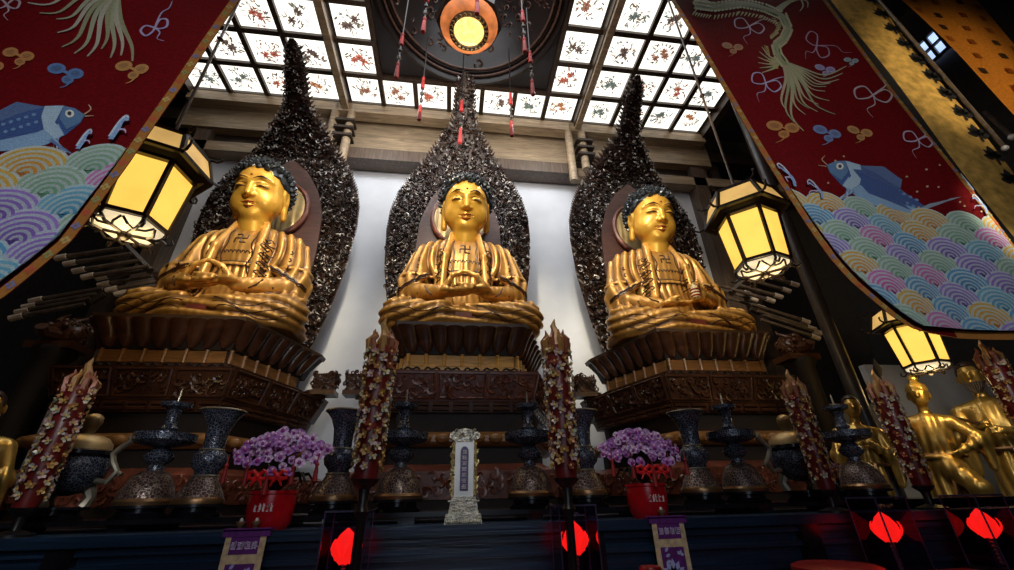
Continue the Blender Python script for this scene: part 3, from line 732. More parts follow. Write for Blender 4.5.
# ------------------------------------------------------------------ PEDESTALS
HEX = [(-.76, -.80), (.76, -.80), (1.21, .53), (1.21, .72), (-1.21, .72), (-1.21, .53)]
def make_pedestal(label, cx, wmat, bmat):
    t = thing('pedestal', label, 'pedestal', (cx, BY, 0), 'tiered carved wooden Buddha thrones')
    def off(s, dx=0): return [(cx+x*s, BY+y*s) for x, y in HEX]
    def tier(m, z0, z1, s0, s1): m.loft([[(x, y, z0) for x, y in off(s0)], [(x, y, z1) for x, y in off(s1)]])
    def face_pts(s, z, k, u):         # k 0 front, 1 right chamfer, 5 left chamfer
        a, b = [(cx+HEX[i % 6][0]*s, BY+HEX[i % 6][1]*s) for i in (k, k+1)]
        n = Vector((b[1]-a[1], -(b[0]-a[0]), 0)).normalized()
        return Vector((a[0]+(b[0]-a[0])*u, a[1]+(b[1]-a[1])*u, z)), n
    FACES = [(0, 8), (1, 7), (5, 7)]
    m = MB(); tier(m, 3.40, 3.45, .985, 1.0); m.build('top_lip', plain('worn_top_lip', (.10, .06, .035), .4), t, False)
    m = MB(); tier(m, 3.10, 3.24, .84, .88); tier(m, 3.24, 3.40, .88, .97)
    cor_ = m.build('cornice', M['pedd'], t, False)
    m = MB()
    for k, nn in FACES:
        for i in range(nn):
            u = (i+.5)/nn; rings = []
            for q in range(7):
                f = q/6; z = 3.40-.29*f; s = .985-.15*f**.8; c, nv = face_pts(s, z, k, u); tg = Vector((-nv.y, nv.x, 0)); w = (.092)*math.sqrt(max(.03, 1-(f*.98)**3))
                rings.append([tuple(c+tg*w*cos(a)+nv*(.055*sin(a))) for a in np.linspace(PI, 0, 7)]+[tuple(c-tg*w*cos(a)-nv*.03) for a in (PI, 0)])
            m.loft(rings)
    m.build('lotus_petals', M['pedw'], cor_)
    m = MB(); tier(m, 2.955, 3.10, .80, .80); m.build('waist', M['pedd'], t, False)
    for k, nn in ((0, 6), (1, 6), (5, 6)):
        m = MB()
        for i in range(nn):
            u0, u1 = (i+.06)/nn, (i+.94)/nn
            a, nv = face_pts(.80, 2.965, k, u0); b, _ = face_pts(.80, 2.965, k, u1); d = nv*.03
            up = Vector((0, 0, .125)); m.prism([tuple(a+d), tuple(b+d), tuple(b+d+up), tuple(a+d+up)], tuple(-d*1.2))
            c, _ = face_pts(.80, 2.96, k, i/nn); m.lathe([(.022, 2.955), (.022, 3.10)], c.x+nv.x*.035, c.y+nv.y*.035, 8)
        m.build('waist_panel', wmat, t)
    m = MB(); tier(m, 2.865, 2.955, .86, .86); brd_ = m.build('emblem_board', bmat, t, False)
    m = MB()
    for k in (0, 1, 5):
        for i in range(6):
            c, nv = face_pts(.87, 2.912, k, (i+.5)/6); tg = Vector((-nv.y, nv.x, 0))
            for sg in (-1, 1): m.tube([tuple(c+tg*sg*(.01+.075*f)+Vector((0, 0, .028*sin(PI*f)*sg2))) for sg2 in (1,) for f in np.linspace(0, 1, 7)], .010, 5)
            m.tube([tuple(c+tg*.085*cos(a)+Vector((0, 0, -.028*sin(a)))) for a in np.linspace(0, PI, 9)], .009, 5); m.sphere(tuple(c), .022)
    m.build('board_emblem', M['pedd'], brd_)
    m = MB(); tier(m, 2.55, 2.86, 1.0, 1.10); bnd_ = m.build('carved_band', M['pedr' if cx < 1 and cx > -1 else 'pedw'], t, False)
    m = MB()
    for k in (0, 1, 5):
        for i in range(3):
            e0, e1 = (i+.04)/3, (i+.96)/3; q = []
            for (u, z) in ((e0, 2.58), (e1, 2.58), (e1, 2.83), (e0, 2.83), (e0, 2.58)):
                c, nv = face_pts(1.0+.1*(z-2.55)/.31, z, k, u); q.append(tuple(c+nv*.012))
            for a, b in zip(q[:-1], q[1:]): m.tube([a, b], .014, 5)
            for j in range(34):
                u = rng.uniform(e0+.02, e1-.02); z = rng.uniform(2.61, 2.80); c, nv = face_pts(1.0+.1*(z-2.55)/.31, z, k, u)
                curl(m, tuple(c+nv*.005), rng.uniform(.06, .12), rng.uniform(0, 6), tuple(nv), r=.16)
    m.build('band_relief', M['pedr' if -1 < cx < 1 else 'pedw'], bnd_)
    m = MB(); tier(m, 2.44, 2.55, .95, .98)
    for k in (0, 1, 5):
        for i in range(7):
            for z in (2.47, 2.52):
                a, nv = face_pts(.98, z, k, (i+.1)/7); b, _ = face_pts(.98, z, k, (i+.9)/7); m.tube([tuple(a+nv*.01), tuple(b+nv*.01)], .02, 6)
    m.build('moulding', M['pedw'], t)
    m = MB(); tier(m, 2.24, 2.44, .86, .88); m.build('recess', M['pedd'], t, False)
    m = MB()
    for z0, z1, s0, s1 in ((2.10, 2.14, 1.0, 1.06), (2.14, 2.20, 1.06, 1.06), (2.20, 2.24, 1.06, .98)): tier(m, z0, z1, s0, s1)
    for k in (0, 1, 5):
        for i in range(9):
            c, nv = face_pts(1.06, 2.17, k, (i+.5)/9); m.sphere(tuple(c), (.075, .05, .05), 8, 6)
    m.build('roll_tier', M['pedb'], t)
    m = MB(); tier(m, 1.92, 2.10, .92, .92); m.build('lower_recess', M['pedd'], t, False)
    m = MB(); tier(m, 1.86, 1.93, 1.22, 1.05); tier(m, 1.62, 1.86, 1.24, 1.24)
    for k in (0, 1, 5):
        for j in range(90):
            u = rng.uniform(.02, .98); z = rng.uniform(1.66, 1.84); c, nv = face_pts(1.24, z, k, u); curl(m, tuple(c), rng.uniform(.07, .13), rng.uniform(0, 6), tuple(nv), r=.15)
    m.build('carved_base', M['pedr'], t)
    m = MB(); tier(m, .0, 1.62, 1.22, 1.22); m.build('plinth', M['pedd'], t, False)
    for sg in (-1, 1):              # carved scroll blocks at the sides of the throne
        ox, oy, oz = cx+sg*1.36, BY+.42, 3.0
        m = MB(); m.box(ox-.15, ox+.15, oy-.12, oy+.12, oz-.14, oz-.08)
        m.box(ox-.12, ox+.12, oy-.08, oy+.08, oz-.08, oz+.14)
        for j in range(46):
            curl(m, (ox+rng.uniform(-.13, .13), oy-.09, oz+rng.uniform(-.07, .16)), rng.uniform(.05, .10), rng.uniform(0, 6), (0, -1, 0), r=.17)
            curl(m, (ox-sg*.0+sg*.13*(1 if j % 2 else -1), oy+rng.uniform(-.1, .1), oz+rng.uniform(-.07, .16)), rng.uniform(.05, .09), rng.uniform(0, 6), (sg*(1 if j % 2 else -1), -.2, 0), r=.17)
        m.tube([(ox, oy, oz-.11), (cx+sg*1.1, oy+.1, oz-.11)], .07, 6)
        m.build('scroll_block', M['pedw'], t)
    return t
make_pedestal('tiered dark carved throne under the left Buddha', -3.02, M['pedb'], M['pedw'])
make_pedestal('tiered carved throne with golden waist panels under the middle Buddha', BX[1], M['pedg'], M['pedg'])
make_pedestal('tiered dark carved throne under the right Buddha', 3.22, M['pedb'], M['pedw'])
# dragon-head finials beyond the outer ends of the thrones
def finial(label, px, py, Y, sg):
    c = P(px, py, Y); x, y, z = c; t = thing('dragon_finial', label, 'carved finial', (x, y, 0))
    m = MB(); m.lathe([(.16, 0), (.16, z-.28), (.2, z-.22), (.2, z-.15)], x, y, 8); m.build('post', M['pedd'], t)
    m = MB(); m.box(x-.24, x+.24, y-.14, y+.2, z-.17, z-.09); m.build('ledge', M['pedw'], t, False)
    m = MB(); m.sphere((x, y+.04, z+.05), (.2, .16, .17), 14, 10)
    m.tube([(x, y-.10, z+.0), (x-sg*-.02, y-.24, z-.02), (x, y-.30, z+.02)], .08, 8, taper=.7)
    for a in (-1, 1): m.sphere((x+a*.08, y-.13, z+.10), .035); m.tube([(x+a*.09, y-.05, z+.17), (x+a*.15, y+.05, z+.26), (x+a*.12, y+.1, z+.32)], .03, 6, taper=.3)
    for j in range(60):
        a = rng.uniform(0, 2*PI); h = rng.uniform(-.6, 1); rr = math.sqrt(1-min(.99, h*h)); curl(m, (x+.2*rr*cos(a), y+.04+.16*rr*sin(a), z+.05+.17*h), rng.uniform(.06, .10), rng.uniform(0, 6), (cos(a), sin(a)-.2, h), r=.18)
    m.build('dragon_head', M['pedw'], t)
finial('round carved dragon finial left of the left throne', 63, 337, 5.2, -1)
finial('round carved dragon finial right of the right throne', 795, 350, 5.2, 1)
# ------------------------------------------------------------------ ALTAR
AZ = 1.49
t = thing('altar_table', 'long navy lacquered altar table holding the ritual vessels', 'altar table', (0, 3.1, 0))
m = MB(); m.box(-4.6, 4.9, 2.58, 3.62, AZ-.05, AZ); m.build('table_top', M['navy'], t, False)
m = MB(); m.box(-4.55, 4.85, 2.66, 3.58, .12, AZ-.05)
m.build('front_panel', M['navy'], t, False)
m = MB()
for z in (1.40, 1.33, 1.22, 1.10): m.box(-4.58, 4.88, 2.625, 2.66, z, z+.028)
m.build('moulding', M['navy'], t, False)
for x in np.linspace(-4.5, 4.8, 8):
    m = MB(); m.box(x-.06, x+.06, 2.61, 2.70, 0, AZ-.05); m.build('leg', M['blacklac'], t, False)
t = thing('offering_shelf', 'long black lacquered shelf raised along the altar table', 'shelf', (0, 3.1, AZ))
m = MB(); m.box(-4.3, 4.6, 2.875, 3.5, AZ+.035, AZ+.06); m.build('board', M['blacklac'], t, False)
for x in np.linspace(-4.2, 4.5, 12):
    m = MB(); m.box(x-.05, x+.05, 2.92, 3.45, AZ, AZ+.035); m.build('foot', M['blacklac'], t, False)
SZ = AZ+.06
# low red table in front carrying the lamps and tall candles
t = thing('lamp_table', 'low red lacquered table in front of the altar', 'table', (0, 2.2, 0))
m = MB(); m.box(-1.6, 3.9, 1.95, 2.52, 1.14, 1.2); m.build('table_top', M['redlac'], t, False)
for x in (-1.5, 1.1, 3.8):
    for y in (2.02, 2.45): m = MB(); m.box(x-.04, x+.04, y-.04, y+.04, 0, 1.14); m.build('leg', M['redlac'], t, False)

def stand(m, x, y, r, z):
    m.lathe([(r*.9, z), (r*.95, z+.015), (r*.75, z+.03), (r*.75, z+.05), (r, z+.055), (r, z+.07)], x, y, 20)
# --- vases
def vase(x, label, y=3.04):
    z = SZ; t = thing('flaring_vase', label, 'vase', (x, y, z), 'cloisonne beaker vases on the altar')
    m = MB(); stand(m, x, y, .15, z); m.build('wood_stand', M['blacklac'], t)
    z += .07
    m = MB(); m.lathe([(.130, z+.03), (.118, z+.06), (.085, z+.12), (.064, z+.16)], x, y, 24); m.build('base', M['cloib'], t)
    m = MB(); m.lathe([(.135, z), (.138, z+.02), (.130, z+.035)], x, y, 24); m.build('foot_ring', M['copper'], t)
    m = MB(); m.lathe([(.064, z+.16), (.066, z+.18), (.092, z+.21), (.100, z+.245), (.090, z+.28), (.064, z+.305)], x, y, 24)
    m.build('belly', M['cloi'], t)
    m = MB(); m.lathe([(.062, z+.30), (.060, z+.36), (.068, z+.43), (.090, z+.49), (.125, z+.535), (.132, z+.55), (.122, z+.55), (.085, z+.49), (.05, z+.42)], x, y, 24); m.build('neck', M['cloi'], t)
    m = MB()
    for zz, r in ((.155, .069), (.305, .067), (.545, .133)):
        m = MB(); m.tube([(x+r*cos(2*PI*j/24), y+r*sin(2*PI*j/24), z+zz) for j in range(25)], .006, 5); m.build('metal_ring', M['pewter'], t)
for x, l in ((-1.50, 'dark cloisonne beaker vase below the left throne, left of the left orchid'), (-.71, 'dark cloisonne beaker vase between the left orchid and the tall red candle'),
             (.93, 'dark cloisonne beaker vase between the right tall candle and the right orchid'), (1.76, 'dark cloisonne beaker vase right of the right orchid')): vase(x, l)
# --- pricket candlesticks
def pricket(x, label, y=3.06, z=SZ):
    t = thing('pricket_candlestick', label, 'candlestick', (x, y, z), 'cloisonne pricket candlesticks on the altar')
    m = MB(); stand(m, x, y, .16, z); m.build('wood_stand', M['blacklac'], t)
    z += .07
    m = MB(); m.lathe([(.150, z), (.155, z+.02), (.145, z+.035)], x, y, 24); m.build('foot_ring', M['copper'], t)
    m = MB(); m.lathe([(.145, z+.03), (.135, z+.08), (.105, z+.15), (.075, z+.18), (.05, z+.19)], x, y, 24); m.build('bell_base', M['cloib'], t)
    m = MB(); m.lathe([(.045, z+.18), (.04, z+.22), (.075, z+.245), (.085, z+.27), (.06, z+.30), (.04, z+.325)], x, y, 20); m.build('lower_stem', M['cloi'], t)
    m = MB(); m.lathe([(.06, z+.325), (.145, z+.345), (.168, z+.36), (.170, z+.405), (.160, z+.405), (.155, z+.37), (.04, z+.36)], x, y, 28); m.build('drip_dish', M['cloi'], t)
    m = MB(); m.lathe([(.042, z+.36), (.038, z+.42), (.052, z+.44), (.036, z+.46), (.034, z+.53), (.05, z+.55), (.036, z+.56)], x, y, 18); m.build('upper_stem', M['cloi'], t)
    m = MB(); m.lathe([(.04, z+.555), (.085, z+.575), (.09, z+.60), (.082, z+.60), (.03, z+.58)], x, y, 20); m.build('top_dish', M['cloi'], t)
    m = MB(); m.lathe([(.008, z+.58), (.006, z+.68), (.001, z+.70)], x, y, 8); m.build('spike', M['pewter'], t)
for x, l in ((-.32, 'dark cloisonne pricket candlestick left of the pale tablet'), (.55, 'dark cloisonne pricket candlestick right of the pale tablet'),
             (-1.81, 'dark cloisonne pricket candlestick beside the left handled censer'), (2.10, 'dark cloisonne pricket candlestick beside the right handled censer'),
             (3.07, 'dark pricket candlestick far right, before the gold figure with white behind')): pricket(x, l)
# --- censers
def censer(x, label, y=3.06, z=SZ):
    t = thing('lidded_censer', label, 'censer', (x, y, z), 'lidded censers with scroll handles')
    m = MB(); stand(m, x, y, .15, z); m.build('wood_stand', M['blacklac'], t)
    z += .07
    for q in range(3):
        a = PI/2+2*PI*q/3+PI; m = MB(); m.tube([(x+.10*cos(a), y+.10*sin(a), z+.12), (x+.13*cos(a), y+.13*sin(a), z+.05), (x+.11*cos(a), y+.11*sin(a), z)], .035, 8, (1, 1, 1), [1.2, .8, 1]); m.build('leg', M['pewter'], t)
    m = MB(); m.lathe([(.03, z+.06), (.10, z+.08), (.155, z+.14), (.17, z+.20), (.165, z+.25), (.15, z+.28)], x, y, 26); m.build('bowl', M['cloi'], t)
    m = MB(); m.lathe([(.155, z+.27), (.172, z+.285), (.172, z+.305), (.15, z+.315)], x, y, 26); m.build('rim_band', M['blacklac'], t)
    m = MB(); m.lathe([(.152, z+.31), (.145, z+.35), (.115, z+.385), (.075, z+.40), (.04, z+.405)], x, y, 26); ld_ = m.build('lid', M['brass'], t)
    m = MB(); m.lathe([(.035, z+.40), (.030, z+.42), (.040, z+.45), (.052, z+.485), (.048, z+.51), (.025, z+.53), (.004, z+.535)], x, y, 16); m.build('lid_knob', M['brass'], ld_)
    for sg in (-1, 1):
        m = MB(); m.tube([(x+sg*.15, y, z+.14), (x+sg*.21, y, z+.13), (x+sg*.25, y, z+.19), (x+sg*.21, y, z+.24), (x+sg*.19, y, z+.29), (x+sg*.235, y, z+.34), (x+sg*.27, y, z+.37), (x+sg*.255, y, z+.39)], .017, 7); 
        m.tube([(x+sg*.25, y, z+.19), (x+sg*.28, y, z+.17)], .015, 6); m.build('handle', M['pewter'], t)
censer(-2.27, 'brass-lidded censer with scroll handles at the left, behind the leftmost candle'); censer(2.58, 'brass-lidded censer with scroll handles at the right, behind a red candle')
# --- tablet
tx, ty = .088, 2.70
t = thing('spirit_tablet', 'pale carved tablet with violet inset at the front of the altar', 'tablet', (tx, ty, AZ))
z = AZ
m = MB()
for z0, z1, w0, w1, d in ((0, .05, .105, .098, .07), (.05, .062, .085, .085, .06), (.062, .11, .082, .074, .055), (.11, .118, .088, .088, .06), (.118, .135, .07, .066, .05)):
    m.loft([[(tx-w, ty-d, z+zz), (tx+w, ty-d, z+zz), (tx+w, ty+d, z+zz), (tx-w, ty+d, z+zz)] for w, zz in ((w0, z0), (w1, z1))])
for j in range(16): m.sphere((tx-.09+.012*j, ty-.07, z+.012), (.008, .008, .012), 6, 5)
for j in range(22): curl(m, (tx+rng.uniform(-.08, .08), ty-.065, z+rng.uniform(.02, .045)), .022, rng.uniform(0, 6))
m.build('stepped_base', M['silver'], t)
m = MB(); m.box(tx-.055, tx+.055, ty-.03, ty+.02, z+.135, z+.43); m.build('body', M['silverp'], t, False)
m = MB(); hwid = .024
m.prism([(tx-hwid, ty-.035, z+.165), (tx+hwid, ty-.035, z+.165)]+[(tx+hwid*cos(a), ty-.035, z+.375+.03*sin(a)) for a in np.linspace(0, PI, 9)], (0, .006, 0)); ins_ = m.build('violet_inset', M['tabp'], t, False)
def glyph(mb, cx, y, cz, w, h, st=6, r=.0018, vec=None):
    for q in range(st):
        if q % 2: x0 = cx+rng.uniform(-.35, .35)*w; mb.box(x0-r, x0+r, y-.002, y, cz-h*rng.uniform(.25, .5), cz+h*rng.uniform(.2, .5))
        else: zz = cz+h*(-.42+.84*q/max(1, st-1)); mb.box(cx-w*rng.uniform(.3, .5), cx+w*rng.uniform(.3, .5), y-.002, y, zz-r, zz+r)
m = MB()
for i in range(7): glyph(m, tx, ty-.036, z+.375-.031*i, .030, .024, 6)
m.build('inscription', M['inkw'], ins_, False)
m = MB()
for sg in (-1, 1):
    for j in range(15): curl(m, (tx+sg*(.063+.006*(j % 2)), ty-.02, z+.15+.019*j), .034, rng.uniform(0, 6), (0, -1, 0), r=.2)
    m.tube([(tx+sg*.058, ty-.02, z+.14), (tx+sg*.068, ty-.01, z+.28), (tx+sg*.06, ty-.02, z+.43)], .012, 6)
m.build('carved_side', gold('tablet_gold', (.62, .50, .22), (.2, .14, .06), .35, .6), t)
m = MB(); pts = [(tx-.05, z+.425)]
m.prism([(tx+a*.093, ty-.035, z+.43+b*.075) for a, b in ((-.6, 0), (.6, 0), (.75, .15), (1, .35), (.95, .7), (.75, .8), (.55, .72), (.45, .95), (0, 1.05), (-.45, .95), (-.55, .72), (-.75, .8), (-.95, .7), (-1, .35), (-.75, .15))], (0, .05, 0))
for j in range(20): curl(m, (tx+rng.uniform(-.075, .075), ty-.04, z+.45+rng.uniform(0, .045)), .026, rng.uniform(0, 6))
m.build('crest', M['silver'], t)
# --- orchids in red pots
def orchid(x, label, y=2.735, z=AZ, s=1., nb=100, dim=1., n_t=5):
    t = thing('potted_orchid', label, 'potted plant', (x, y, z), 'purple orchids in pots')
    if s == 1.:
        m = MB(); m.lathe([(.095*s, z), (.112*s, z+.03*s), (.120*s, z+.10*s), (.118*s, z+.165*s), (.125*s, z+.17*s), (.125*s, z+.185*s), (.110*s, z+.185*s), (.105*s, z+.15*s)], x, y, 28); pot_ = m.build('pot', M['pot'], t)
        m = MB()
        for i in range(5): glyph(m, x-.035+.02*i, y-.1205, z+.105, .014, .04, 4, .0022)
        m.build('pot_writing', M['inkw'], pot_, False)
    else:
        m = MB(); m.lathe([(.06, z), (.075, z+.08), (.07, z+.12)], x, y, 18); m.build('pot', M['blacklac'], t)
    m = MB()
    for q in range(9):
        a = 2*PI*q/9+.3; L = rng.uniform(.13, .22)*s; w = .035*s; ps = [(0, .17), (.45, .26), (.8, .27), (1, .22)]
        vs = []
        for f, h in ps:
            ww = w*sin(PI*min(.95, f*.8+.2)); cx_, cy_ = x+L*f*cos(a), y+L*f*sin(a)*.8
            vs += [(cx_-sin(a)*ww, cy_+cos(a)*ww, z+h*s+.01), (cx_, cy_, z+h*s-.006), (cx_+sin(a)*ww, cy_-cos(a)*ww, z+h*s+.01)]
        m.add(vs, [(3*i+j, 3*i+j+1, 3*i+j+4, 3*i+j+3) for i in range(3) for j in range(2)])
    m.build('foliage', M['leaf'], t)
    # one blossom mesh per tint, copied
    tints = [(.60, .30, .68), (.72, .44, .78), (.84, .64, .88), (.50, .20, .60)]; protos = []
    for c in tints:
        c = tuple(k*dim for k in c)
        m = MB()
        for q in range(5):
            a = 2*PI*q/5+PI/2; L = .026*s; wd = .014*s; ca, sa = cos(a), sin(a)
            pts = [(0, 0), (.5, 1), (.85, .8), (1, 0), (.85, -.8), (.5, -1)]
            m.add([((L*u*ca-wd*v*sa), -.010*s*sin(PI*u)-.004, (L*u*sa+wd*v*ca)) for u, v in pts], [(0, 1, 2, 3), (0, 3, 4, 5)], tuple(min(1, k*(1.0+.12*(q % 2))) for k in c))
        m.sphere((0, -.012*s, -.004*s), (.009*s, .012*s, .011*s), 6, 5, (.35*dim, .05*dim, .30*dim)); m.sphere((0, -.010*s, .009*s), .005*s, 6, 4, (.85*dim, .75*dim, .55*dim))
        protos.append(m.build('blossom', M['petal'], None, True)); protos[-1].parent = t
    i = 0
    for q in range(nb):
        o = protos[q] if q < 4 else protos[q % 4].copy()
        if q >= 4: col.objects.link(o); o.parent = t
        u = (q+.5)/nb; a = q*2.39996; r = math.sqrt(u)
        dx, dy = r*cos(a)*.255*s, r*sin(a)*.15*s; h = (.485-.10*r*r+.025*rng.uniform(-1, 1))*s-.02*s*(r > .8)*rng.uniform(0, 1)
        if dy < 0: h -= abs(dy)*.55
        o.location = (dx, dy, h); o.rotation_euler = (rng.uniform(-.6, .3), rng.uniform(-.5, .5), dx*3+rng.uniform(-.5, .5)); k = rng.uniform(.85, 1.25); o.scale = (k, k, k)
    for q in range(4):
        m = MB(); a = 2*PI*q/4+.4; m.tube([(x+.02*cos(a), y+.02*sin(a), z+.16*s), (x+.06*cos(a)*s, y+.05*sin(a)*s, z+.32*s), (x+.16*cos(a)*s, y+.08*sin(a)*s, z+.42*s)], .004*s, 5); m.build('flower_stem', M['leaf'], t)
    if s < 1: return t
    for bx in (-.05, .05):                       # ribbon bows
        m = MB()
        for sg in (-1, 1):
            m.tube([(x+bx, y-.14, z+.255), (x+bx+sg*.025, y-.15, z+.28), (x+bx+sg*.048, y-.145, z+.27), (x+bx+sg*.045, y-.145, z+.245), (x+bx+sg*.02, y-.15, z+.24), (x+bx, y-.14, z+.253)], .011, 6)
            m.tube([(x+bx, y-.145, z+.25), (x+bx+sg*.02, y-.15, z+.225), (x+bx+sg*.028, y-.148, z+.205)], .009, 5, taper=.5)
        m.sphere((x+bx, y-.15, z+.255), .014, 8, 6); m.build('ribbon_bow', M['ribbon'], t)
    for q in range(n_t):
        a = -.235+.47*q/(n_t-1); yy = y-.10-.05*(1-abs(a)*3); zz = z+.165+.015*(q % 2)+.06*abs(a)/.23
        m = MB(); m.lathe([(.014, zz), (.012, zz+.05), (.008, zz+.075), (.012, zz+.085), (.003, zz+.10), (.003, zz+.14)], x+a, yy, 8); m.build('tassel', M['tassel'], t)
    return t
orchid(-.965, 'purple orchid in a red pot, left of the tablet, with red tassels'); orchid(1.215, 'purple orchid in a red pot, right of the tablet, with red bows')
orchid(3.12, 'small dim magenta flowers far right beside the last candles', 3.35, SZ, .55, 30, .45)
# --- tall relief candles
def flower_bits(m, x, y, r0, r1, z0, z1, n):
    for q in range(n):
        f = (q+.5)/n; z = z0+(z1-z0)*f; r = r0+(r1-r0)*f; a = q*2.39996+rng.uniform(-.15, .15); nx, ny = cos(a), sin(a)
        c0 = Vector((x+nx*r, y+ny*r, z)); u = Vector((-ny, nx, 0)); w = Vector((0, 0, 1)); g = rng.uniform(0, 1)
        cc = (.62, .52, .42) if g > .5 else ((.45, .24, .08) if g > .15 else (.30, .05, .03)); s = rng.uniform(.023, .034)*(r0/.06)
        for k2 in range(5):
            b = 2*PI*k2/5+rng.uniform(0, 1); d = u*cos(b)+w*sin(b); e = u*-sin(b)+w*cos(b); nn = Vector((nx, ny, 0))
            p = c0+nn*.006; m.add([tuple(p), tuple(p+d*s*.6+e*s*.35+nn*.010), tuple(p+d*s+nn*.014), tuple(p+d*s*.6-e*s*.35+nn*.010)], [(0, 1, 2, 3)], tuple(min(1, k*rng.uniform(.7, 1.1)) for k in cc))
        m.sphere(tuple(c0+Vector((nx, ny, 0))*.014), .007, 6, 4, (.7, .45, .12))
def candle(x, y, zb, h, r, label, stand_to, holder, n=64, s=1.):
    t = thing('relief_candle', label, 'candle', (x, y, zb), 'red candles covered in relief flowers')
    m = MB(); m.lathe([(r*.80, zb), (r*.84, zb+.02), (r*.95, zb+h*.5), (r*1.05, zb+h*.97), (r*.9, zb+h)], x, y, 20); m.build('wax_pillar', M['candle'], t)
    m = MB(); flower_bits(m, x, y, r*.84, r*1.05, zb+.04, zb+h*.98, n); m.build('flower_relief', M['relief'], t)
    m = MB()
    for q in range(9):
        a = 2*PI*q/9; hh = rng.uniform(.06, .11)*s; cc = (.40, .20, .06) if q % 2 else (.30, .10, .05)
        m.tube([(x+r*1.0*cos(a), y+r*1.0*sin(a), zb+h*.93), (x+r*1.15*cos(a), y+r*1.15*sin(a), zb+h+hh*.35), (x+r*.75*cos(a), y+r*.75*sin(a), zb+h+hh*.7), (x+r*.85*cos(a), y+r*.85*sin(a), zb+h+hh)], .016*s, 5, cc, [1, 1, .7, .15])
    m.tube([(x, y, zb+h), (x+.01, y, zb+h+.08*s), (x-.008, y, zb+h+.13*s), (x+.004, y, zb+h+.17*s)], .026*s, 6, (.48, .27, .10), [1, .9, .6, .1])
    m.build('flame_finial', M['relief'], t)
    t2 = thing('candle_stand', holder, 'candle stand', (x, y, stand_to))
    m = MB(); m.lathe([(r*.4, zb-.04), (r*.85, zb-.015), (r*1.0, zb), (r*.9, zb)][:3]+[(r*.8, zb-.001)], x, y, 18); m.build('cup', M['iron'], t2)
    m = MB(); m.lathe([(.022*s, stand_to+.02), (.020*s, zb-.16), (.034*s, zb-.13), (.020*s, zb-.10), (.026*s, zb-.04)], x, y, 12); m.build('stem', M['iron'], t2)
    m = MB(); m.lathe([(.085*s, stand_to), (.085*s, stand_to+.012), (.03*s, stand_to+.03)], x, y, 18); m.build('base', M['iron'], t2)
candle(-.376, 2.15, 1.70, .63, .062, 'tall red relief candle left of the tablet', 1.2, 'black iron stand under the tall candle left of the tablet', 112)
candle(.562, 2.15, 1.69, .66, .062, 'tall red relief candle right of the tablet', 1.2, 'black iron stand under the tall candle right of the tablet', 112)
candle(-2.14, 2.69, 1.62, .62, .062, 'red relief candle at the far left before the lidded censer', AZ, 'black stand under the far left red candle', 92)
candle(2.42, 2.69, 1.62, .62, .058, 'red relief candle before the right lidded censer', AZ, 'black stand under the candle before the right censer', 92)
candle(3.13, 2.69, 1.63, .62, .062, 'red relief candle beside the leaning gold figure', AZ, 'black stand under the candle beside the leaning gold figure', 92)
candle(4.24, 2.69, 1.75, .76, .066, 'red relief candle at the right edge of the picture', AZ, 'black stand under the candle at the right edge', 100)
# --- lotus lamps
def lotus_lamp(x, label, y=2.39, pos=''):
    z = 1.2; zt = 1.575; t = thing('lotus_lamp', label, 'lamp', (x, y, z), 'red lotus lamps in tinted glass cases'); w = .095
    m = MB(); m.box(x-w-.01, x+w+.01, y-w-.01, y+w+.01, z, z+.02); m.build('base', M['blacklac'], t, False)
    m = MB(); m.box(x-w, x+w, y-w, y+w, z+.021, zt); m.build('glass_case', M['pglass'], t, False)
    m = MB()
    for a in (-1, 1):
        for b in (-1, 1): m.box(x+a*w-.003, x+a*w+.003, y+b*w-.003, y+b*w+.003, z+.02, zt)
        m.box(x-w, x+w, y+a*w-.004, y+a*w+.004, zt-.008, zt); m.box(x+a*w-.004, x+a*w+.004, y-w, y+w, zt-.008, zt)
    m.build('case_edge', M['edge'], t, False)
    zb = 1.355; m = MB()
    m.lathe([(.012, zb), (.045, zb+.015), (.060, zb+.05), (.055, zb+.085), (.034, zb+.118), (.004, zb+.145)], x, y, 18); m.build('lotus_bud', M['redlamp'], t)
    for q in range(5):
        a = 2*PI*q/5+.25; m = MB(); vs = []; 
        for f in np.linspace(0, 1, 6):
            rr = .018+.050*sin(f*2.2); hh = zb+.10*f; wd = .026*sin(PI*min(.97, f*.85+.13))
            vs += [(x+rr*cos(a)-wd*sin(a), y+rr*sin(a)+wd*cos(a), hh), (x+(rr+.008)*cos(a), y+(rr+.008)*sin(a), hh-.004), (x+rr*cos(a)+wd*sin(a), y+rr*sin(a)-wd*cos(a), hh)]
        m.add(vs, [(3*i+j, 3*i+j+1, 3*i+j+4, 3*i+j+3) for i in range(5) for j in range(2)]); m.build('petal', M['redlamp'], t)
    m = MB()
    for q in range(7): m.sphere((x, y, z+.035+.019*q), .013, 8, 6)
    m.build('beaded_stem', M['pewter'], t)
lotus_lamp(-.47, 'red lotus lamp in tinted glass behind the left tall candle stand'); lotus_lamp(.645, 'red lotus lamp in tinted glass by the right tall candle stand')
lotus_lamp(2.43, 'red lotus lamp in tinted glass, left one of the pair at the right'); lotus_lamp(3.07, 'red lotus lamp in tinted glass at the right end')
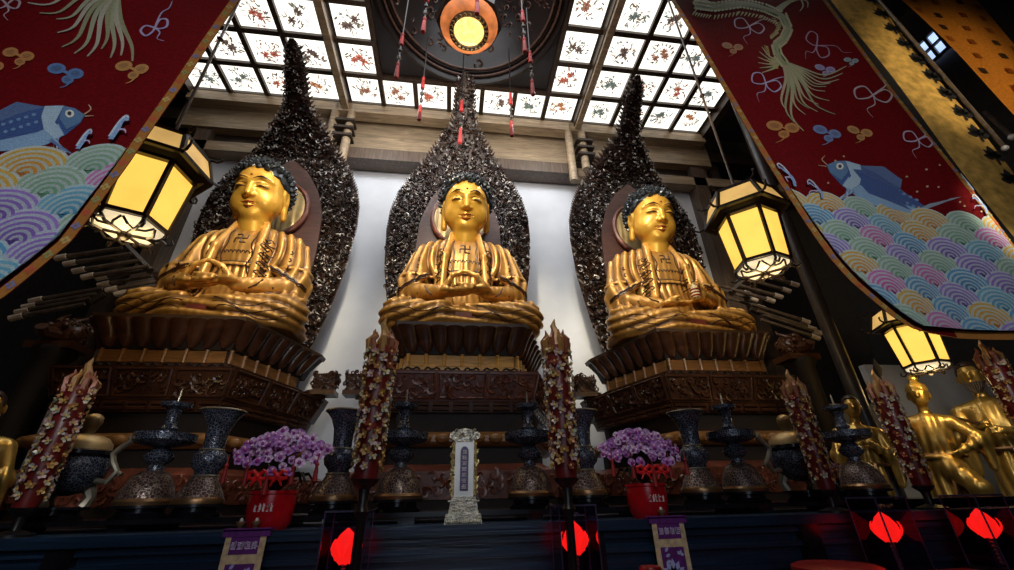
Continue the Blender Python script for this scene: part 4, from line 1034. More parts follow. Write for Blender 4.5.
# --- purple hangings on the altar edge
def sign(x0, x1, lean_, label, motif):
    y = 2.568; z1 = AZ+.008; z0 = .98; xc = (x0+x1)/2; t = thing('altar_hanging', label, 'cloth hanging', (xc, y, z0))
    w = (x1-x0)/2-.012
    m = MB(); m.box(xc-w, xc+w, y-.004, y, z0, z1-.015); m.build('cream_border', M['cream'], t, False)
    m = MB(); m.box(xc-w-.016, xc+w+.016, y-.012, y+.04, z1-.006, z1+.006); m.box(xc-w-.016, xc+w+.016, y-.012, y-.004, z1-.03, z1); m.build('top_fold', M['violet'], t, False)
    m = MB(); m.box(xc-w*.70, xc+w*.70, y-.007, y-.004, z1-.105, z1-.03); hd_ = m.build('header_panel', M['violet'], t, False)
    m = MB(); m.box(xc-w*.70, xc+w*.70, y-.007, y-.004, z0+.03, z1-.145); lp_ = m.build('lower_panel', M['violet'], t, False)
    m = MB()
    for i in range(4): glyph(m, xc+(-.51+.34*i)*w, y-.008, z1-.066, w*.32, .036, 8, .0022)
    m.build('header_writing', M['ink'], hd_, False)
    m = MB(); zz = z1-.28
    def pet(cx, cz, a, L, wd):
        pts = [(0, 0), (.35, 1), (.7, .8), (1, 0), (.7, -.8), (.35, -1)]
        m.poly([(cx+L*u*cos(a)-wd*v*sin(a), y-.009, cz+L*u*sin(a)+wd*v*cos(a)) for u, v in pts][::-1])
    for a, L in ((PI/2, .085), (1.1, .08), (2.04, .08), (.6, .075), (2.54, .075), (.15, .06), (2.99, .06)): pet(xc+.012*motif, zz, a, L, .016)
    for q in range(3): pet(xc-.045, zz+.07+.022*q, .4*q, .03, .008); pet(xc+.04, zz+.10, 1.2*q, .022, .008)
    for q in range(4): pet(xc-.05+.033*q, zz-.06, 1.57+.3*(q-1.5), .05, .014)
    m.build('lotus_motif', M['inkb'], lp_, False)
sign(-1.10, -.885, 0, 'violet hanging with cream border below the left orchid', 1); sign(1.13, 1.345, 0, 'violet hanging with cream border below the right orchid', -1)
def cup(px, py, Y, label):
    c = P(px, py, Y); x, y = c[0], Y; t = thing('offering_cup', label, 'cup', (x, y, AZ), 'small metal offering cups on the altar edge')
    z = AZ+.008
    m = MB(); m.lathe([(.016, z), (.010, z+.008), (.014, z+.016), (.022, z+.028), (.023, z+.036), (.018, z+.036), (.014, z+.02)], x, y, 14); m.build('bowl', M['brass'], t)
    m = MB(); m.sphere((x, y, z+.038), (.010, .010, .014), 8, 6); m.build('wick', M['silverp'], t)
cup(242, 519, 2.602, 'small metal cup on the left edge of the left violet hanging'); cup(257, 520, 2.602, 'small metal cup at the foot of the left red pot'); cup(661, 510, 2.602, 'small metal cup at the foot of the right red pot')
# --- red lidded drum tops peeping in at the bottom edge
def drum(px, py, Y, r, label):
    c = P(px, py, Y); x = c[0]; zt = c[2]; t = thing('round_box', label, 'box', (x, Y, 1.2 if Y > 1.9 else 0))
    zb = 1.2
    m = MB(); m.lathe([(r*.9, zb), (r, zb+.03), (r, zt-.03), (r*.96, zt-.025)], x, Y, 28); m.build('box_body', M['redlac'], t)
    m = MB(); m.lathe([(r*1.03, zt-.03), (r*1.03, zt-.01), (r*.9, zt), (.02, zt+.003)], x, Y, 28); m.build('box_lid', M['redlac'], t)
drum(835, 564, 2.25, .19, 'red round box at the bottom edge right of the middle'); drum(650, 566, 2.2, .05, 'small red round box under the right violet hanging')
# ------------------------------------------------------------------ LANTERNS
def lantern(label, top_px, Y, rod_px, s=1., rot=.3, zc=None, x=None):
    c = P(*top_px, Y); x, y, zt = c; H = .60*s; R0, R1 = .315*s, .27*s; t = thing('palace_lantern', label, 'lantern', (x, y, zt), 'hexagonal palace lanterns')
    def hexr(r, z, n=6): return [(x+r*cos(rot+2*PI*j/n), y+r*sin(rot+2*PI*j/n), z) for j in range(n)]
    zu0, zu1 = zt-.30*s, zt-.04*s; zb = zu0-.06*s-H
    U0, U1 = .44*s, .35*s
    # upper tier
    def panes(name, ra, za, rb, zb_, mat, inset):
        A, B = hexr(ra, za), hexr(rb, zb_)
        for j in range(6):
            k = (j+1) % 6; q = [Vector(A[j]), Vector(A[k]), Vector(B[k]), Vector(B[j])]; cen = sum(q, Vector())/4
            q = [cen+(p-cen)*inset for p in q]; nrm = (q[1]-q[0]).cross(q[3]-q[0]).normalized()
            m = MB(); m.prism([tuple(p-nrm*.004) for p in q], tuple(nrm*.008)); m.build(name, mat, t, False)
    panes('upper_pane', U0, zu0, U1, zu1, M['lpane2'], .9); panes('lower_pane', R1, zb, R0, zu0-.06*s, M['lpane'], .9)
    m = MB()
    def ring(r, z, w):
        h = hexr(r, z)
        for j in range(6): m.tube([h[j], h[(j+1) % 6]], w, 4)
    def uprights(ra, za, rb, zb_, w):
        A, B = hexr(ra, za), hexr(rb, zb_)
        for j in range(6): m.tube([A[j], B[j]], w, 4)
    ring(U0, zu0, .026*s); ring(U1, zu1, .026*s); uprights(U0, zu0, U1, zu1, .026*s)
    ring(R0, zu0-.05*s, .024*s); ring(R1, zb, .026*s); uprights(R0, zu0-.05*s, R1, zb, .024*s)
    fr_ = m.build('frame', M['bframe'], t, False)
    m = MB(); m.loft([hexr(U0*.98, zu0+.005), hexr(R0*.98, zu0-.05*s)]); m.loft([hexr(U1*1.0, zu1), hexr(U1*.6, zt+.03*s), hexr(.05*s, zt+.08*s)]); m.lathe([(.02*s, zt+.05*s), (.05*s, zt+.11*s), (.02*s, zt+.16*s)], x, y, 10); m.build('roof', M['bframe'], t, False)
    for j in range(6):
        a = rot+2*PI*j/6; m = MB(); q = lambda r, z: (x+r*cos(a), y+r*sin(a), z)
        m.tube([q(U0, zu0+.02), q(U0+.07*s, zu0+.0), q(U0+.12*s, zu0+.03*s), q(U0+.125*s, zu0+.075*s), q(U0+.095*s, zu0+.085*s)], .016*s, 6, taper=.6)
        m.build('corner_hook', M['bframe'], fr_); m = MB(); m.tube([q(U1, zu1+.02), q(U1+.07*s, zu1+.02*s), q(U1+.11*s, zu1+.06*s), q(U1+.08*s, zu1+.08*s)], .014*s, 6, taper=.6); m.build('corner_hook', M['bframe'], fr_)
    m = MB(); m.loft([hexr(R1*.96, zb-.005), hexr(R1*.92, zb-.05*s), hexr(R1*.70, zb-.085*s), hexr(.04*s, zb-.09*s)]); m.build('frosted_base', M['lglass'], t)
    m = MB()
    for j in range(6):
        a = rot+2*PI*j/6; q = lambda r, z: (x+r*cos(a), y+r*sin(a), z)
        m.tube([q(R1, zb-.01), q(R1*1.02, zb-.06*s), q(R1*.8, zb-.10*s), q(R1*.3, zb-.10*s), q(.03*s, zb-.10*s)], .014*s, 6)
        m.tube([q(R1*.9, zb-.08*s), q(R1*1.1, zb-.12*s), q(R1*1.25, zb-.10*s), q(R1*1.2, zb-.06*s)], .016*s, 6, taper=.5)
        for b in (-1, 1):
            aa = a+b*.3; m.tube([(x+R1*.55*cos(a), y+R1*.55*sin(a), zb-.10*s), (x+R1*.8*cos(aa), y+R1*.8*sin(aa), zb-.10*s), (x+R1*.88*cos(a+b*.5), y+R1*.88*sin(a+b*.5), zb-.05*s)], .011*s, 5)
    m.sphere((x, y, zb-.11*s), .05*s); m.build('scrolled_feet', M['bframe'], t)
    r0 = P(*rod_px, Y); top = (x, y, zt+3.8)
    m = MB(); m.tube([(x, y, zt+.1*s), top], .014, 6); m.lathe([(.014, zt+1.5), (.032, zt+1.53), (.014, zt+1.56)], x, y, 8); m.build('hanging_rod', M['slat'], t)
    l = bpy.data.lights.new('lantern_bulb', 'POINT'); l.energy = 9*s; l.color = (1, .7, .3); l.shadow_soft_size = .1
    lo = bpy.data.objects.new('lantern_bulb', l); col.objects.link(lo); lo.location = (x, y, zb-.25*s); 
    return t
lantern('lit amber palace lantern beside the left red banner', (168, 146), 3.0, (0, 0), .88, .42); lantern('lit amber palace lantern at the right Buddha, beside the right red banner', (738, 197), 3.0, (0, 0), .84, .30)
lantern('lit amber palace lantern low below the right banner hem', (898, 308), 3.9, (0, 0), .73, .15)

# ------------------------------------------------------------------ BANNERS
class Sheet:
    def __init__(s, Y, zb, zt, xin, xout, sgn, amp=.018):
        s.Y, s.zb, s.zt, s.xin, s.xout, s.sgn, s.amp = Y, zb, zt, xin, xout, sgn, amp
    def y(s, x, z): return s.Y+s.amp*sin(x*5.2+.6)+s.amp*.6*sin(z*2.1+x*2)
    def clampx(s, x, z, b=.0):
        a, o = s.xin(z)+s.sgn*b, s.xout(z)-s.sgn*b
        return min(max(x, a), o) if s.sgn > 0 else max(min(x, a), o)
    def at(s, x, z, lift=0., b=.0):
        z = max(z, s.zb+b); x = s.clampx(x, z, b); return (x, s.y(x, z)-lift, z)
    def px(s, x, y, lift=.006, b=.03):
        p = P(x, y, s.Y); return s.at(p[0], p[2], lift, b)
    def grid(s, b=0., lift=0., nu=40, nv=70, c=(1, 1, 1), z0=None):
        m = MB(); vs = []; zs = np.concatenate([np.linspace(0, .12, 16), np.linspace(.13, 1, nv-16)])
        for j in zs:
            z = s.zb+b+(s.zt-s.zb-b)*j; a, o = s.xin(z)+s.sgn*b, s.xout(z)-s.sgn*b
            for i in range(nu+1): x = a+(o-a)*i/nu; vs.append((x, s.y(x, z)-lift, z))
        m.add(vs, [(j*(nu+1)+i, j*(nu+1)+i+1, (j+1)*(nu+1)+i+1, (j+1)*(nu+1)+i) for j in range(nv-1) for i in range(nu)], c); return m
def strokes(m, sh, pts, w, c, lift=.008, taper=True, b=.05):
    q = []; 
    P2 = []
    for i in range(len(pts)-1):            # smooth the control points
        p0, p1, p2, p3 = [np.array(pts[max(0, min(len(pts)-1, i+k))], float) for k in (-1, 0, 1, 2)]
        for f in np.linspace(0, 1, 6, endpoint=False): P2.append(.5*((2*p1)+(-p0+p2)*f+(2*p0-5*p1+4*p2-p3)*f*f+(-p0+3*p1-3*p2+p3)*f**3))
    P2.append(np.array(pts[-1], float)); n = len(P2); vs = []
    W = [sh.px(p[0], p[1], lift, b) for p in P2]
    for i in range(n):
        a, d = W[max(0, i-1)], W[min(n-1, i+1)]; tx_, tz_ = d[0]-a[0], d[2]-a[2]; L = math.hypot(tx_, tz_)+1e-9
        f = i/(n-1); ww = w*((1-.8*f) if taper is True else (taper(f) if callable(taper) else 1))
        vs += [(W[i][0]-tz_/L*ww, W[i][1], W[i][2]+tx_/L*ww), (W[i][0]+tz_/L*ww, W[i][1], W[i][2]-tx_/L*ww)]
    m.add(vs, [(2*i, 2*i+1, 2*i+3, 2*i+2) for i in range(n-1)], c)
def blobpx(m, sh, x, y, a, b_, ang, c, lift=.008, n=14):
    m.poly([sh.px(x+a*cos(2*PI*j/n)*cos(ang)-b_*sin(2*PI*j/n)*sin(ang), y+a*cos(2*PI*j/n)*sin(ang)+b_*sin(2*PI*j/n)*cos(ang), lift) for j in range(n)], c)
WCOL = [((.50, .33, .05), (.45, .16, .01)), ((.24, .36, .26), (.08, .24, .14)), ((.46, .14, .40), (.34, .02, .18)), ((.07, .27, .48), (.01, .10, .26)), ((.26, .16, .50), (.08, .03, .24)), ((.12, .34, .48), (.02, .18, .32))]
def waves(sh, ztop, tilt, w, pitch, x_lo, x_hi, nrows):
    m = MB()
    for r in range(nrows):
        k0 = int((x_hi-x_lo)/w)+2
        for k in range(-1, k0):
            x = x_lo+(k+.5*(r % 2))*w; z = ztop-pitch*r-tilt*abs(x-(x_lo if sh.sgn > 0 else x_hi)); cI = (r*2+k*(1 if r % 3 else 3)+(r//2)) % 6
            if r == 0: cI = 0 if k % 3 else 1
            base, deep = WCOL[cI]; hw_, hh = w*.62, w*.64
            z00 = z-hh*.62
            if z00 < sh.zb-.2: continue
            NR = 12
            for q in range(NR):
                f = 1-q/NR; 
                if q % 2 == 0: g = .62-.2*q/NR; c = (.66*g+.3*base[0], .82*g+.3*base[1], .86*g+.3*base[2])
                else: u = q/NR; c = tuple(min(1, 1.35*(base[i]*(1-u)+deep[i]*u)) for i in range(3))
                n = 14; lf = .012+.0006*q+.004*r
                pts = [sh.at(x+hw_*f*cos(PI*j/n), z00+hh*f*sin(PI*j/n)**.9, lf, .06) for j in range(n+1)]
                ctr = sh.at(x, z00, lf, .06); m.add([ctr]+pts, [(0, j+1, j+2) for j in range(n)], c)
            # row foot filled by the row below
            lf = .012+.004*r; pts = [sh.at(x-hw_*.5, z00, lf, .06), sh.at(x+hw_*.5, z00, lf, .06), sh.at(x+hw_*.5, z00-pitch*.25, lf, .06), sh.at(x-hw_*.5, z00-pitch*.25, lf, .06)]
            m.add(pts, [(0, 1, 2, 3)], deep)
    return m
def fish(sh, t, cx, cy, L, ang, flip):
    def X(u, v): v *= flip*.8; return (cx+L*(u*cos(ang)-v*sin(ang)), cy+L*(u*sin(ang)+v*cos(ang)))
    m = MB()
    def poly(pts, c, lift): m.poly([sh.px(*X(*p), lift-.026, .06) for p in pts], c)
    top = [(-.5, -.02), (-.44, -.10), (-.32, -.17), (-.15, -.20), (.05, -.17), (.25, -.11), (.45, -.05)]; bot = [(.45, .05), (.25, .12), (.05, .16), (-.15, .16), (-.32, .11), (-.45, .04)]
    poly(top+bot, (.035, .09, .30), .030)
    poly([(-.28, .0), (-.1, .03), (.15, .03), (.45, .0), (.45, .05), (.25, .12), (.05, .16), (-.15, .16), (-.3, .11)], (.26, .44, .68), .032)
    poly([(-.36, -.15), (-.22, -.185), (-.17, -.10), (-.16, .02), (-.22, .13), (-.30, .12), (-.26, -.02)], (.42, .58, .74), .034)
    poly([(-.5, -.02), (-.44, -.10), (-.36, -.15), (-.30, -.05), (-.33, .07), (-.45, .04)], (.10, .22, .42), .033)
    ex = X(-.39, -.06); blobpx(m, sh, ex[0], ex[1], .035*L, .030*L, 0, (.85, .85, .8), .011); blobpx(m, sh, ex[0], ex[1], .016*L, .016*L, 0, (.02, .02, .04), .0125)
    for k in range(5): poly([(-.20-.02*k, .12), (-.17-.02*k, .13), (-.30-.03*k+.06*k, .30-.02*k), (-.33+.035*k, .32-.03*k)], (.40, .52, .70) if k % 2 else (.12, .22, .45), .034)
    poly([(-.22, -.18), (-.02, -.28), (.18, -.22), (.2, -.13), (-.05, -.175)], (.09, .16, .36), .031)
    for a, b in (((.44, -.03), (.62, -.20)), ((.44, .03), (.66, .06))):
        poly([(.42, 0), (a[0]+.04, a[1]-.05), (b[0]+.08, b[1]-.06), b, (a[0], a[1]+.05)], (.30, .38, .50), .032)
    for k in range(18):
        u = -.12+.55*(k % 9)/9; v = -.13+.07*(k//9)+.1*(k % 9)/14; q = X(u, v); blobpx(m, sh, q[0], q[1], .018*L, .012*L, ang, (.16, .30, .55), .0085, 8)
    for pts in ([(-.50, -.02), (-.56, -.05), (-.55, -.10)], [(-.50, .0), (-.57, .02)]): strokes(m, sh, [X(*p) for p in pts], .006, (.6, .4, .25), .010)
    m.build('fish_embroidery', M['thread'], t, False)
def crest(m0, sh, x, y, s, d):
    m = MB()
    for k, c in enumerate([(.55, .66, .80), (.25, .40, .70)]):
        strokes(m, sh, [(x-6*s*d, y+12*s+3*k), (x-1*s*d+k*2, y+4*s+2*k), (x+5*s*d, y-4*s+3*k), (x+10*s*d, y-8*s+3*k), (x+12*s*d, y-5*s+2*k), (x+9*s*d, y-3*s)], .014*s, c, .031+.001*k)
    strokes(m, sh, [(x-2*s*d, y+6*s), (x+8*s*d, y+6*s), (x+10*s*d, y+10*s)], .010*s, (.5, .45, .7), .032)
    m.build('spray_embroidery', M['thread'], t, False)
def knot(m0, sh, x, y, s, c, a=0.):
    m = MB()
    def R(u, v): return (x+s*(u*cos(a)-v*sin(a)), y+s*(u*sin(a)+v*cos(a)))
    for sg in (-1, 1): strokes(m, sh, [R(0, 0), R(sg*8, -6), R(sg*15, -3), R(sg*12, 4), R(sg*4, 3), R(0, 0)], .008*s, c, .009, False)
    strokes(m, sh, [R(0, 0), R(3, 7), R(-2, 12), R(4, 18)], .007*s, c, .009); strokes(m, sh, [R(0, 0), R(12, -12), R(22, -14), R(28, -20)], .007*s, c, .009)
    m.build('ribbon_embroidery', M['thread'], t, False)
def cloud(m0, sh, x, y, s, c, a=0.):
    m = MB()
    d = tuple(k*.6 for k in c)
    for (u, v, r1, r2) in ((-12, 0, 9, 5), (6, 4, 8, 5), (-2, 10, 6, 4)):
        blobpx(m, sh, x+s*u, y+s*v, s*r1, s*r2, a, c, .009); blobpx(m, sh, x+s*u, y+s*v, s*r1*.6, s*r2*.5, a, d, .011)
    strokes(m, sh, [(x+s*-10, y), (x, y+s*5), (x+s*2, y+s*10), (x-s*4, y+s*16), (x-s*10, y+s*18)], .012*s, c, .010)
    m.build('cloud_embroidery', M['thread'], t, False)
def border(sh, t, w=.06):
    m = MB(); 
    zs = np.concatenate([np.linspace(sh.zb, sh.zb+.5, 26), np.linspace(sh.zb+.55, sh.zt, 60)])
    for fx, sg in ((sh.xin, sh.sgn), (sh.xout, -sh.sgn)):
        vs = []
        for z in zs:
            x = fx(z); vs += [(x, sh.y(x, z)-.005, z), (x+sg*w, sh.y(x+sg*w, z)-.005, max(z, sh.zb+.0))]
        m.add(vs, [(2*i, 2*i+1, 2*i+3, 2*i+2) for i in range(len(zs)-1)], (.42, .17, .035))
    a, o = sh.xin(sh.zb), sh.xout(sh.zb); vs = []
    for i in range(31):
        x = a+(o-a)*i/30; vs += [(x, sh.y(x, sh.zb)-.006, sh.zb), (x, sh.y(x, sh.zb+w)-.006, sh.zb+w)]
    m.add(vs, [(2*i, 2*i+1, 2*i+3, 2*i+2) for i in range(30)], (.42, .17, .035))
    for i, z in enumerate(np.arange(sh.zb+.05, sh.zt, .085)):        # woven flowerets
        for fx, sg in ((sh.xin, sh.sgn), (sh.xout, -sh.sgn)):
            x = fx(z)+sg*w*.5; c = [(.55, .10, .05), (.30, .32, .12), (.55, .42, .15), (.2, .2, .4)][i % 4]
            for (dx, dz) in ((0, .014), (.014, 0), (0, -.014), (-.014, 0)):
                m.poly([(x+dx+.010*cos(q), sh.y(x, z)-.009, z+dz+.010*sin(q)) for q in np.linspace(0, 2*PI, 7)[:-1]], c)
    m.build('border', M['bord'], t, False)
# right banner
RZ = [2.575, 2.585, 2.61, 2.66, 2.74, 2.856, 3.0, 3.19, 3.5, 3.817, 4.892, 6.585, 8.3]; RX = [3.62, 3.42, 3.28, 3.18, 3.10, 3.02, 2.93, 2.855, 2.79, 2.739, 2.561, 2.27, 1.98]
OZ = [2.5, 3.387, 4.936, 7.04, 8.4]; OX = [4.73, 4.665, 4.545, 4.37, 4.25]
shR = Sheet(2.4, 2.575, 8.85, lambda z: float(np.interp(z, RZ, RX)), lambda z: float(np.interp(z, OZ, OX)), 1)
t = thing('embroidered_banner', 'hanging crimson banner with fish, waves and dragon tail on the right', 'banner', (3.6, 2.4, 2.575))
shR.grid().build('cloth', M['cloth'], t)
border(shR, t)
waves(shR, 3.86, .10, .315, .150, 2.4, 5.0, 9).build('wave_embroidery', M['thread'], t, False)
fish(shR, t, 876, 190, 112, .40, 1)
m = MB(); crest(m, shR, 788, 172, 1.0, -1); crest(m, shR, 815, 188, .8, -1); crest(m, shR, 975, 205, .8, -1); crest(m, shR, 985, 185, .6, 1)
m = MB(); LIL = (.45, .30, .48)
knot(m, shR, 748, 28, 1., LIL, .3); knot(m, shR, 818, 44, 1., (.42, .25, .38), .9); knot(m, shR, 764, 85, 1., (.42, .38, .6), .5); knot(m, shR, 872, 96, 1.2, (.5, .38, .42), .2); knot(m, shR, 915, 142, 1., (.5, .4, .55), .3)
cloud(m, shR, 734, 46, .6, (.42, .16, .05), .3); cloud(m, shR, 785, 126, .9, (.50, .20, .05), .3); cloud(m, shR, 862, 130, .75, (.55, .25, .06), .3); cloud(m, shR, 828, 132, .85, (.16, .24, .50), .2); cloud(m, shR, 828, 66, .6, (.35, .30, .55), .2); cloud(m, shR, 852, 60, .4, (.3, .4, .45), .2)
for q in range(26):
    x, y = rng.uniform(800, 1000), rng.uniform(150, 215); blobpx(m, shR, x, y, 1.3, 1., 0, (.55, .35, .2), .008, 6)
m.build('speck_embroidery', M['thread'], t, False)
def dragon(sh, t, path, w, hair, limbs):
    m = MB()
    strokes(m, sh, path, w, (.13, .15, .06), .010, lambda f: 1-.55*f); strokes(m, sh, path, w*.72, (.40, .36, .14), .012, lambda f: 1-.55*f); strokes(m, sh, path, w*.25, (.14, .18, .09), .014, lambda f: 1-.55*f)
    pa = [np.array(p, float) for p in path]
    for i in range(len(pa)-1):
        for f in np.linspace(0, 1, 7, endpoint=False):
            p = pa[i]+(pa[i+1]-pa[i])*f; d = pa[i+1]-pa[i]; d = d/(np.linalg.norm(d)+1e-6); nn = np.array([-d[1], d[0]])
            for o in (-4, 0, 4): blobpx(m, sh, *(p+nn*o), 1.7, 1.2, math.atan2(d[1], d[0]), (.52, .48, .24) if o else (.28, .32, .16), .015, 7)
            strokes(m, sh, [p+nn*8, p+nn*12+d*-2], .012, (.45, .35, .10), .011)
    for L in limbs:
        strokes(m, sh, L, .05, (.34, .32, .12), .011)
        e = np.array(L[-1], float)
        for a in (-.9, -.2, .5, 1.2): strokes(m, sh, [e, e+np.array([7*cos(a), 7*sin(a)]), e+np.array([11*cos(a+.4), 11*sin(a+.4)])], .016, (.5, .42, .2), .013)
    m.build('dragon_embroidery', M['thread'], t, False)
    m = MB()
    for i, h in enumerate(hair): strokes(m, sh, h, .022, [(.40, .38, .20), (.30, .33, .17), (.48, .36, .22)][i % 3], .010)
    m.build('dragon_tail_tuft', M['thread'], t, False)
hairR = []
for i in range(15):
    a = .15+1.45*i/14; L = rng.uniform(48, 78); o = np.array([780, 64])
    hairR.append([o, o+np.array([cos(a*.8+.1), sin(a*.8+.1)])*L*.35, o+np.array([cos(a), sin(a)])*L*.7+np.array([0, 3]), o+np.array([cos(a-.12), sin(a-.12)])*L])
for i in range(6):
    a = 2.1+.25*i; o = np.array([778, 62]); hairR.append([o, o+np.array([cos(a), sin(a)])*10, o+np.array([cos(a+.4), sin(a+.4)])*22])
dragon(shR, t, [(696, 4), (715, 7), (740, 5), (765, 9), (783, 15), (789, 28), (783, 40), (774, 48), (776, 58), (783, 68)], .075, hairR, [[(712, 6), (703, -2), (694, 2)], [(775, 12), (788, 2), (800, 0)]])
# left banner
LZ_ = [2.42, 2.44, 2.55, 2.66]
def x_left(z): return float(np.interp(z, [2.25, 2.3, 2.4, 2.5, 2.81, 3.32, 3.96, 4.98, 7.0], [-2.5, -2.3, -2.16, -2.09, -1.93, -1.845, -1.765, -1.69, -1.56]))
shL = Sheet(2.0, 2.25, 8.85, x_left, lambda z: -3.62-.05*(z-2.2)*0, -1)
t = thing('embroidered_banner', 'hanging crimson banner with fish and waves on the left', 'banner', (-2.6, 2.0, 2.25))
shL.grid().build('cloth', M['cloth'], t); border(shL, t)
waves(shL, 3.42, .12, .315, .150, -3.9, -1.7, 9).build('wave_embroidery', M['thread'], t, False)
fish(shL, t, 22, 131, 128, PI-.25, -1)
m = MB(); crest(m, shL, 120, 128, 1., 1); crest(m, shL, 84, 138, .8, 1)
m = MB(); cloud(m, shL, 70, 70, 1.0, (.10, .20, .45), -.1); cloud(m, shL, 136, 66, 1.0, (.55, .25, .06), -.1); cloud(m, shL, 25, 56, .9, (.55, .22, .05), -.1); cloud(m, shL, -5, 66, .9, (.55, .22, .05), -.1); knot(m, shL, 155, 28, .95, (.42, .36, .62), -.4); knot(m, shL, 10, 8, .9, (.5, .35, .42), .1)
m = MB()
for i in range(12):
    a = 3.02-.16*i; o = np.array([118, -8]); L = rng.uniform(45, 80)*(1.3 if i < 3 else 1); c = [(.36, .38, .24), (.45, .42, .33), (.30, .30, .16)][i % 3]
    strokes(m, shL, [o, o+np.array([cos(a+.2), abs(sin(a+.2))])*L*.4, o+np.array([cos(a+.05), abs(sin(a+.05))+.04])*L*.75, o+np.array([cos(a+.1), abs(sin(a+.1))])*L], .022, c, .010)
m.build('dragon_tail_tuft', M['thread'], t, False)
# gold strip with black edge behind the right banner
t = thing('gold_banner', 'long gold banner with black edge and dark leaf motifs, right of the red banner', 'banner', (5.4, 2.75, 2.9))
shG = Sheet(2.75, 2.9, 10.0, lambda z: 5.36-.055*(z-3.75), lambda z: 6.10-.03*(z-4.5), 1, .02)
shG.grid().build('cloth', M['goldcl'], t)
m = MB(); vs = []
for z in np.linspace(2.9, 10.0, 50):
    for w_ in (-.12, .06): x = shG.xin(z)+w_; vs.append((x, shG.y(x, z)-.006, z))
m.add(vs, [(2*i, 2*i+1, 2*i+3, 2*i+2) for i in range(49)]); m.build('black_edge', M['blackcl'], t, False)
m = MB()
for z in np.arange(3.2, 10, .34):
    x = shG.xout(z)-.13
    for a in range(5):
        b = PI/2+(a-2)*.72; L = .19 if a == 2 else .16
        pts = [(0, 0), (.4, .30), (.7, .22), (1, 0), (.7, -.22), (.4, -.30)]
        m.poly([(x+L*(u*cos(b)-v*sin(b)), shG.y(x, z)-.012, z+L*(u*sin(b)+v*cos(b))) for u, v in pts][::-1])
    m.poly([(x-.015, shG.y(x, z)-.012, z-.10), (x+.015, shG.y(x, z)-.012, z-.10), (x+.015, shG.y(x, z)-.012, z+.03), (x-.015, shG.y(x, z)-.012, z+.03)])
m.build('leaf_motif', M['blackcl'], t, False)
# orange brocade at the top right corner
shO = Sheet(2.95, 5.2, 10.1, lambda z: 7.34-.19*(z-6.2), lambda z: 8.6, 1, .03)
t = thing('orange_banner', 'orange brocade hanging with rows of small emblems, top right corner', 'banner', (7.8, 2.95, 5.2))
shO.grid(nu=20).build('cloth', M['orange'], t)
wem_ = attr('woven_emblem_thread', .5)
for r in range(15):
    for k2 in range(5):
        z = 9.1-.36*r; x = shO.xin(z)+.2+.40*k2+(.2 if r % 2 else 0); y = shO.y(x, z)-.012
        if x > 8.5 or z < 5.3: continue
        m = MB(); c = (.10, .06, .03) if (r+k2) % 3 == 0 else (.62, .15, .02); s = .06
        for (a, b, w_, h) in ((-1, .6, 2, .35), (-1, -.1, 2, .35), (-1, -.8, 2, .35), (-.9, -.9, .35, 1.9), (.55, -.9, .35, 1.9), (-.2, -1.1, .4, 2.2)): m.poly([(x+a*s, y, z+b*s), (x+(a+w_)*s, y, z+b*s), (x+(a+w_)*s, y, z+(b+h)*s), (x+a*s, y, z+(b+h)*s)], c)
        m.build('woven_emblem', wem_, t, False)
def rod(label, a, b, r=.022):
    t = thing('hanging_rod', label, 'rod', a); m = MB(); m.tube([a, b], r, 8); m.build('shaft', M['slat'], t); m = MB(); m.sphere(a, r*1.5); m.build('tip', M['silverp'], t)
rod('thin pale rod hanging across the gold banner', P(1005, 148, 2.7), P(868, -12, 2.7)); rod('short pale rod beside the orange hanging', P(1012, 137, 3.3), P(985, 112, 3.6), .03)

